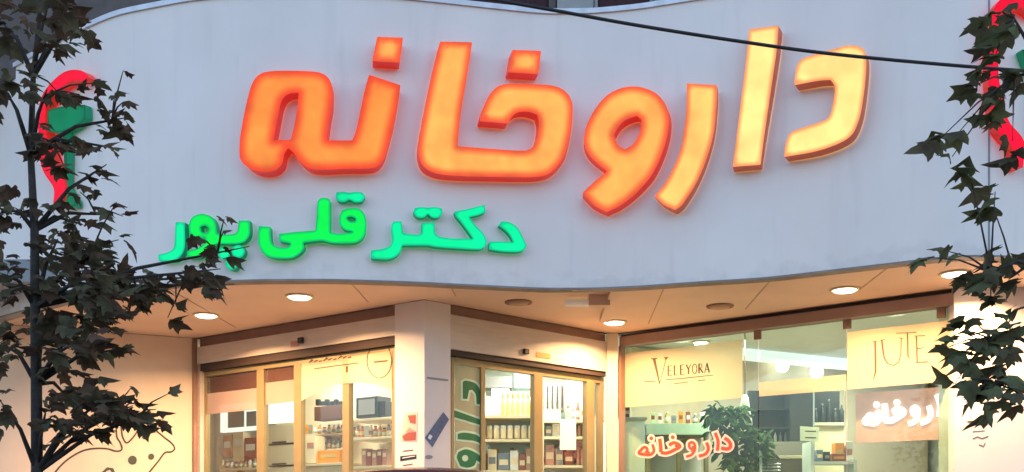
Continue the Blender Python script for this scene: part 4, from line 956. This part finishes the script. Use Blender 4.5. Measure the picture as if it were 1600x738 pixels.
carton('carton', 'small black carton next to the slate one on white stand', 'box', 1288, 1297, 706, 720.8, 10.0, 0.12, M['black'], M['grey'])
t = thing('notice', 'small white paper notice with two lines on middle pane', 'notice', RW.surf(1265, 690, -0.12))
solid([[(1250, 666), (1280, 668), (1279, 690), (1250, 689)]], RW.surf, -0.1085, -0.1065).build('paper', M['white'], t)
mb = MB()
for y in (673, 683): m2 = solid([[(1258, y), (1275, y + 0.5), (1275, y + 2.2), (1258, y + 1.8)]], RW.surf, -0.1062, -0.105); mb.add(m2.v, m2.f)
mb.build('print', M['ink'], t)
t = thing('tray', 'small silver wire tray on the counter beside the plant', 'tray', at(1204, 733, 10.2))
for y in (725, 730, 735): mb = MB(); mb.tube([at(1188, y, 10.2), at(1218, y, 10.2), at(1222, y + 1, 10.3)], 0.008, 8); mb.build('wire', M['chrome'], t, True)
mb = MB(); mb.tube([at(1188, 742, 10.2), at(1188, 704, 10.2)], 0.02, 8); mb.build('handle', M['white'], t, True)
# frosted counter frame and pale door set behind the left pane
t = thing('display_case', 'pale green glass display case behind the red window word', 'display case', (at(1060, 0, 10.75).x, 10.95, 0.1))
q0, q1 = at(1012, 650, 10.9), at(1108, 676, 10.75); xa, xb = at(1010, 0, 10.9).x, at(1108, 0, 10.9).x; za = at(0, 662, 10.9).z
gm = mat('pale_green_case', (0.45, 0.56, 0.47), 0.35, var=0.05)
MB().box(xa, xb, 10.9, 11.35, za - 0.12, za).build('top', gm, t, bevel=0.004); MB().box(xa + 0.02, xb - 0.02, 10.9, 10.91, za - 0.14, za - 0.122).build('shadow_rail', M['dark'], t)
for x in (xa, xb - 0.04, (xa + xb) / 2): MB().box(x, x + 0.04, 10.93, 11.0, 0.1, za - 0.122).build('leg', M['frame'], t)
MB().box(xa + 0.03, xb - 0.03, 11.2, 11.3, 0.1, za - 0.125).build('back_panel', M['inwall'], t)
t = thing('cupboard', 'pale grey cupboard with dark top edge by the cream post', 'cupboard', (at(992, 0, 10.8).x, 10.95, 0.1))
xa, xb = at(968, 0, 10.8).x, at(1008, 0, 10.8).x; za = at(0, 652, 10.8).z
MB().box(xa, xb, 10.8, 11.3, 0.1, za - 0.03).build('body', mat('pale_grey_laminate', (0.55, 0.53, 0.49), 0.5), t, bevel=0.004); MB().box(xa, xb + 0.02, 10.79, 11.3, za - 0.029, za).build('top', M['grey'], t)
carton('carton', 'small black box on top of the pale grey cupboard', 'box', 971, 984, 636, 651.8, 10.95, 0.12, M['black'], M['grey'])
# house plant
def leafshape(L):
    fold = random.uniform(0.05, 0.8); curl = random.uniform(-0.1, 0.7); sx = random.uniform(0.65, 1.05); lob = random.uniform(0.85, 1.15); tw = random.uniform(-0.3, 0.3)
    h = [(0, 0), (.15, -.03), (.30, .0), (.44, .10), (.30, .21), (.42, .32), (.53, .50), (.36, .50), (.24, .56), (.17, .72), (0, 1.0)]
    pts = h + [(-x, y) for x, y in reversed(h[1:-1])]
    vs = [Vector((0, .34, 0.03))] + [Vector((x * sx * random.uniform(.88, 1.1), y * (lob if y > .6 else 1), -abs(x) * fold - curl * (y - .2)**2 * (1 if y > .2 else 0) + tw * x)) for x, y in pts]
    n_ = len(pts); return [v * L for v in vs], [(0, 1 + i, 1 + (i + 1) % n_) for i in range(n_)]
def ovalleaf(L):
    pts = [(0, 0), (.16, .2), (.2, .5), (.12, .8), (0, 1), (-.12, .8), (-.2, .5), (-.16, .2)]
    vs = [Vector((0, .5, 0.03))] + [Vector((x, y, -abs(x) * .3 - .2 * y * y)) for x, y in pts]
    return [v * L for v in vs], [(0, 1 + i, 1 + (i + 1) % 8) for i in range(8)]
def put_leaf(mb, shape, L, p, rng, out=None, droop=0.5, flat=0.6):
    vs, fs = shape(L)
    d = Vector((rng.gauss(0, 1), rng.gauss(0, 1), rng.gauss(-droop, 0.5)))
    if out is not None: d += out * 1.3
    d.normalize(); up = Vector((rng.gauss(0, flat), rng.gauss(0, flat), 1)); x = d.cross(up)
    if x.length < 1e-3: x = Vector((1, 0, 0))
    x.normalize(); z = x.cross(d)
    mb.add([p + x * v.x + d * v.y + z * v.z for v in vs], fs)
rng = random.Random(5)
bp = at(1150, 790, 10.25); bp.z = 0.1
t = thing('potted_plant', 'bushy green house plant in a pale pot behind window joint', 'plant', bp)
MB().lathe(bp, [(0.14, 0), (0.17, 0.05), (0.2, 0.38), (0.21, 0.42), (0.18, 0.42), (0.17, 0.36)], 20).build('pot', M['terracotta'], t, True)
mb = MB(); mb.tube([bp + Vector((0, 0, 0.34)), bp + Vector((0.02, 0, 1.0)), at(1150, 690, 10.25), at(1148, 650, 10.25)], [0.03, 0.025, 0.02, 0.01]); mb.build('stem', M['bark'], t, True)
mb = MB()
for cx, cy, rx, ry, k in ((1120, 645, 20, 18, 60), (1150, 655, 25, 25, 60), (1185, 690, 20, 22, 70), (1150, 695, 30, 30, 90), (1195, 710, 12, 12, 25), (1130, 680, 22, 20, 50), (1160, 725, 28, 16, 50)):
    for _ in range(k):
        a = rng.uniform(0, 6.28); r = math.sqrt(rng.random()); p = at(cx + rx * r * math.cos(a), cy + ry * r * math.sin(a), 10.25 + rng.uniform(-0.14, 0.14)); put_leaf(mb, ovalleaf, rng.uniform(0.09, 0.17), p, rng)
mb.build('crown', M['houseplant'], t)
hp = at(1164, 612, 10.35)
t = thing('pendant_lamp', 'white pendant shade hanging on a chain above the plant', 'pendant', hp)
mb = MB(); mb.tube([Vector((hp.x, hp.y, CEIL - 0.013)), hp + Vector((0, 0, -0.03))], 0.006, 6); mb.build('chain', M['brown'], t); MB().lathe(hp - Vector((0, 0, 0.34)), [(0.075, 0), (0.07, 0.06), (0.05, 0.16), (0.035, 0.28), (0.012, 0.31)], 18).build('shade', M['white'], t, True)

# ---------------------------------------------------------------- street: car, cable, trees
cx, cy = (662 - 800) / F * 6.3, 6.3
car = thing('parked_car', 'maroon car with only its roof edge showing at the bottom', 'car', (cx, cy, -0.144))
RZ = CZ + (HY - 731.5) / F * 6.3 + 0.0125
prof = [(-2.1, 0.25), (-2.15, 0.75), (-1.95, 0.98), (-1.2, 1.05), (2.05, 1.03), (2.15, 0.7), (2.1, 0.25)]
def side_extrude(pr, y0, y1):
    n_ = len(pr); mb = MB(); mb.add([(cx + x, y, z) for y in (y0, y1) for x, z in pr], [tuple(range(n_)), tuple(range(2 * n_ - 1, n_ - 1, -1))] + [(i, (i + 1) % n_, n_ + (i + 1) % n_, n_ + i) for i in range(n_)]); return mb
b = side_extrude(prof, cy - 0.82, cy + 0.82).build('body', M['carpaint'], car, bevel=0.04)
roofp = [(-0.85, RZ - 0.16)] + [(x, RZ - 0.0125 - 0.155 * (x * x)) for x in np.linspace(-0.75, 0.75, 15)] + [(0.85, RZ - 0.16), (0.8, RZ - 0.19), (-0.8, RZ - 0.19)]
vs = []; rows = 9
mb = MB(); roof_n = len(roofp)
for j in range(rows):
    ty_ = -1 + 2 * j / (rows - 1); 
    for x, z in roofp: vs.append((cx + x, cy + 0.62 * ty_, z - 0.05 * ty_ * ty_))
fs = [(j * roof_n + i, j * roof_n + (i + 1) % roof_n, (j + 1) * roof_n + (i + 1) % roof_n, (j + 1) * roof_n + i) for j in range(rows - 1) for i in range(roof_n)] + [tuple(range(roof_n)), tuple(range(rows * roof_n - 1, (rows - 1) * roof_n - 1, -1))]
mb.add(vs, fs).build('roof', M['carpaint'], car, True)
cab = [(-1.15, 1.05), (1.55, 1.03), (0.82, RZ - 0.2), (-0.8, RZ - 0.2)]
side_extrude(cab, cy - 0.68, cy + 0.68).build('window_glass', mat('car_glass', (0.02, 0.022, 0.025), 0.1), car)
for wx in (-1.3, 1.3):
    for sy in (-0.84, 0.66):
        mb = MB(); mb.tube([(cx + wx, cy + sy, 0.17), (cx + wx, cy + sy + 0.18, 0.17)], 0.31, 24); wo = mb.build('wheel', M['tyre'], car)
        mb = MB(); mb.tube([(cx + wx, cy + sy - 0.008, 0.17), (cx + wx, cy + sy - 0.002, 0.17)], 0.19, 20); mb.build('rim', M['chrome'], wo)
for sy in (-0.6, 0.45): MB().box(cx - 2.17, cx - 2.1, cy + sy, cy + sy + 0.2, 0.6, 0.74).build('headlight', M['white'], car, bevel=0.015)

cab_pts = curve([at(560, -48, 6.0), at(700, -14, 6.0), at(880, 19, 6.0), at(1000, 40.5, 6.0), at(1150, 64, 6.0), at(1300, 84.5, 6.0), at(1510, 104, 6.0), at(1700, 117, 6.0), at(1900, 124, 6.0)], 6)
mb = MB(); mb.tube(cab_pts, 0.0105, 8); tag(mb.build('overhead_cable', M['cable'], smooth=True), 'black overhead cable sagging across the big orange letters', 'cable')

def tree(label, trunk, trad, clusters, Y, leafs, shade, group='street trees in front of the shop', seed=1, dz=0.35, mats=('leaf', 'leaf2')):
    rng = random.Random(seed); base = Vector(trunk[0]); t = thing('street_tree', label, 'tree', base, group)
    mb = MB(); mb.tube(trunk, trad, 9); mb.build('trunk', M['bark'], t, True)
    mbs = [MB(), MB()]; lb = MB(); cs = [at(cx, cy, Y + rng.uniform(-dz, dz) * 0.5) for cx, cy, *_ in clusters]
    bigs = [c for c, k in zip(cs, clusters) if k[4] >= 6]
    for c, (cx, cy, rx, ry, k) in zip(cs, clusters):
        tp = min(trunk, key=lambda q: abs(q[2] - (c.z - 0.15)) + 0.001); tp = Vector(tp)
        if k >= 6:
            mid = tp.lerp(c, 0.55) + Vector((0, 0, 0.04)); lb.tube([tp, mid, c, c + (c - mid) * 0.4], [0.013, 0.009, 0.005, 0.002], 6)
        else:
            q = min(bigs, key=lambda b: (b - c).length); lb.tube([q, q.lerp(c, 0.5) + Vector((0, 0, 0.02)), c], [0.005, 0.004, 0.002], 5)
        outd = Vector((c.x - tp.x, 0, 0)); outd = outd.normalized() if outd.length > 0.05 else None
        for _ in range(k):
            a = rng.uniform(0, 6.28); r = math.sqrt(rng.random())
            p = at(cx + rx * r * math.cos(a), cy + ry * r * math.sin(a), c.y + rng.uniform(-dz, dz) * min(1, k / 12))
            put_leaf(mbs[0 if rng.random() < shade else 1], leafshape, rng.uniform(*leafs), p, rng, outd, 0.25, 0.45)
    lb.build('branches', M['bark'], t, True)
    mbs[0].build('crown', M[mats[0]], t); mbs[1].build('crown', M[mats[1]], t)
    return t
YL = 4.8
tr = [at(60, 858, YL), at(58, 738, YL), at(57, 600, YL), at(55, 480, YL), at(54, 360, YL), at(48, 240, YL), at(52, 120, YL), at(62, 20, YL), at(66, -60, YL)]
tr[0].z = -0.02
cl = [(72, 20, 48, 36, 34), (110, 50, 35, 22, 14), (85, 72, 40, 16, 10), (50, 115, 22, 24, 7), (70, 150, 35, 9, 8), (125, 148, 30, 8, 5), (192, 112, 5, 5, 1), (180, 145, 18, 6, 2), (98, 152, 26, 6, 5), (72, 218, 26, 8, 6), (118, 222, 24, 10, 6), (100, 258, 26, 10, 5), (95, 322, 24, 8, 5), (150, 130, 8, 8, 2), (192, 160, 6, 3, 1),
      (175, 188, 32, 20, 11), (195, 205, 16, 12, 4), (158, 228, 30, 10, 6), (150, 268, 22, 12, 6), (125, 300, 25, 12, 5), (55, 210, 20, 26, 6), (62, 240, 22, 12, 5), (50, 330, 18, 22, 6), (150, 335, 22, 14, 6), (110, 345, 30, 14, 6), (182, 316, 5, 4, 1), (192, 338, 6, 4, 1),
      (85, 385, 48, 24, 40), (140, 400, 42, 26, 42), (185, 375, 14, 8, 3), (80, 440, 45, 24, 30), (150, 445, 50, 28, 60), (205, 440, 38, 22, 34), (235, 452, 30, 16, 10), (205, 470, 30, 14, 8), (300, 425, 26, 10, 8), (320, 445, 26, 14, 14), (275, 435, 20, 12, 6), (340, 395, 22, 12, 6), (315, 405, 18, 9, 5), (305, 372, 12, 6, 2), (350, 343, 9, 7, 2), (350, 360, 4, 6, 1),
      (275, 478, 12, 5, 2), (262, 497, 10, 4, 2), (250, 462, 10, 5, 2), (70, 500, 38, 24, 30), (140, 500, 55, 28, 56), (110, 540, 50, 20, 34), (172, 548, 28, 14, 9), (60, 545, 22, 16, 6), (105, 578, 28, 7, 6), (70, 580, 20, 10, 4), (145, 592, 14, 8, 3),
      (105, 620, 38, 18, 36), (150, 632, 34, 24, 42), (185, 645, 30, 20, 32), (120, 655, 40, 18, 14), (150, 678, 34, 8, 10), (110, 680, 26, 7, 6), (212, 655, 20, 12, 7), (205, 606, 6, 5, 1), (236, 657, 16, 8, 3), (250, 660, 10, 4, 2), (218, 630, 10, 5, 2), (262, 616, 8, 5, 1), (244, 640, 6, 5, 1), (70, 650, 14, 22, 6), (62, 690, 10, 12, 2),
      (8, 40, 36, 50, 26), (8, 140, 32, 40, 14), (10, 330, 30, 50, 18), (8, 430, 34, 44, 28), (8, 540, 32, 40, 20), (10, 640, 26, 34, 12)]
tree('slender dark leaved tree in front of the left shop wall', tr, [0.034, 0.027, 0.025, 0.022, 0.019, 0.015, 0.012, 0.009, 0.005], cl, YL, (0.055, 0.11), 0.5, seed=4)
YR = 4.6
tr = [at(1660, 860, YR), at(1655, 700, YR), at(1650, 560, YR), at(1640, 420, YR), at(1632, 280, YR), at(1630, 140, YR), at(1628, 0, YR), at(1625, -60, YR)]
tr[0].z = -0.02
cl = [(1548, 22, 7, 16, 3), (1545, 62, 10, 18, 5), (1556, 84, 8, 8, 3), (1535, 112, 18, 8, 4), (1520, 135, 16, 12, 5), (1555, 150, 10, 14, 3), (1548, 190, 14, 10, 5), (1470, 216, 20, 8, 4), (1500, 205, 8, 6, 2), (1488, 245, 6, 5, 1), (1512, 262, 18, 24, 5), (1555, 300, 10, 16, 4), (1552, 325, 12, 8, 3), (1450, 402, 16, 4, 3), (1482, 393, 12, 6, 3), (1550, 400, 14, 10, 4), (1515, 430, 12, 8, 4), (1548, 425, 14, 14, 7),
      (1548, 470, 16, 12, 5), (1508, 500, 12, 9, 4), (1492, 522, 14, 8, 4), (1476, 545, 6, 6, 1), (1508, 560, 14, 9, 4), (1492, 600, 5, 4, 1), (1505, 592, 10, 8, 2), (1530, 602, 14, 8, 3), (1550, 530, 14, 18, 8), (1525, 555, 14, 8, 4), (1555, 575, 10, 12, 5), (1540, 622, 14, 10, 4), (1552, 600, 12, 10, 5), (1550, 645, 10, 6, 2),
      (1585, 30, 18, 30, 8), (1585, 120, 16, 30, 6), (1582, 220, 14, 30, 3), (1585, 430, 18, 24, 8), (1585, 520, 18, 40, 16), (1585, 610, 18, 30, 10)]
tree('tree with dark palmate leaves reaching in from the right', tr, [0.06, 0.055, 0.05, 0.045, 0.04, 0.032, 0.025, 0.02], cl, YR, (0.085, 0.14), 0.6, seed=9, dz=0.25, mats=('leafg', 'leaf'))
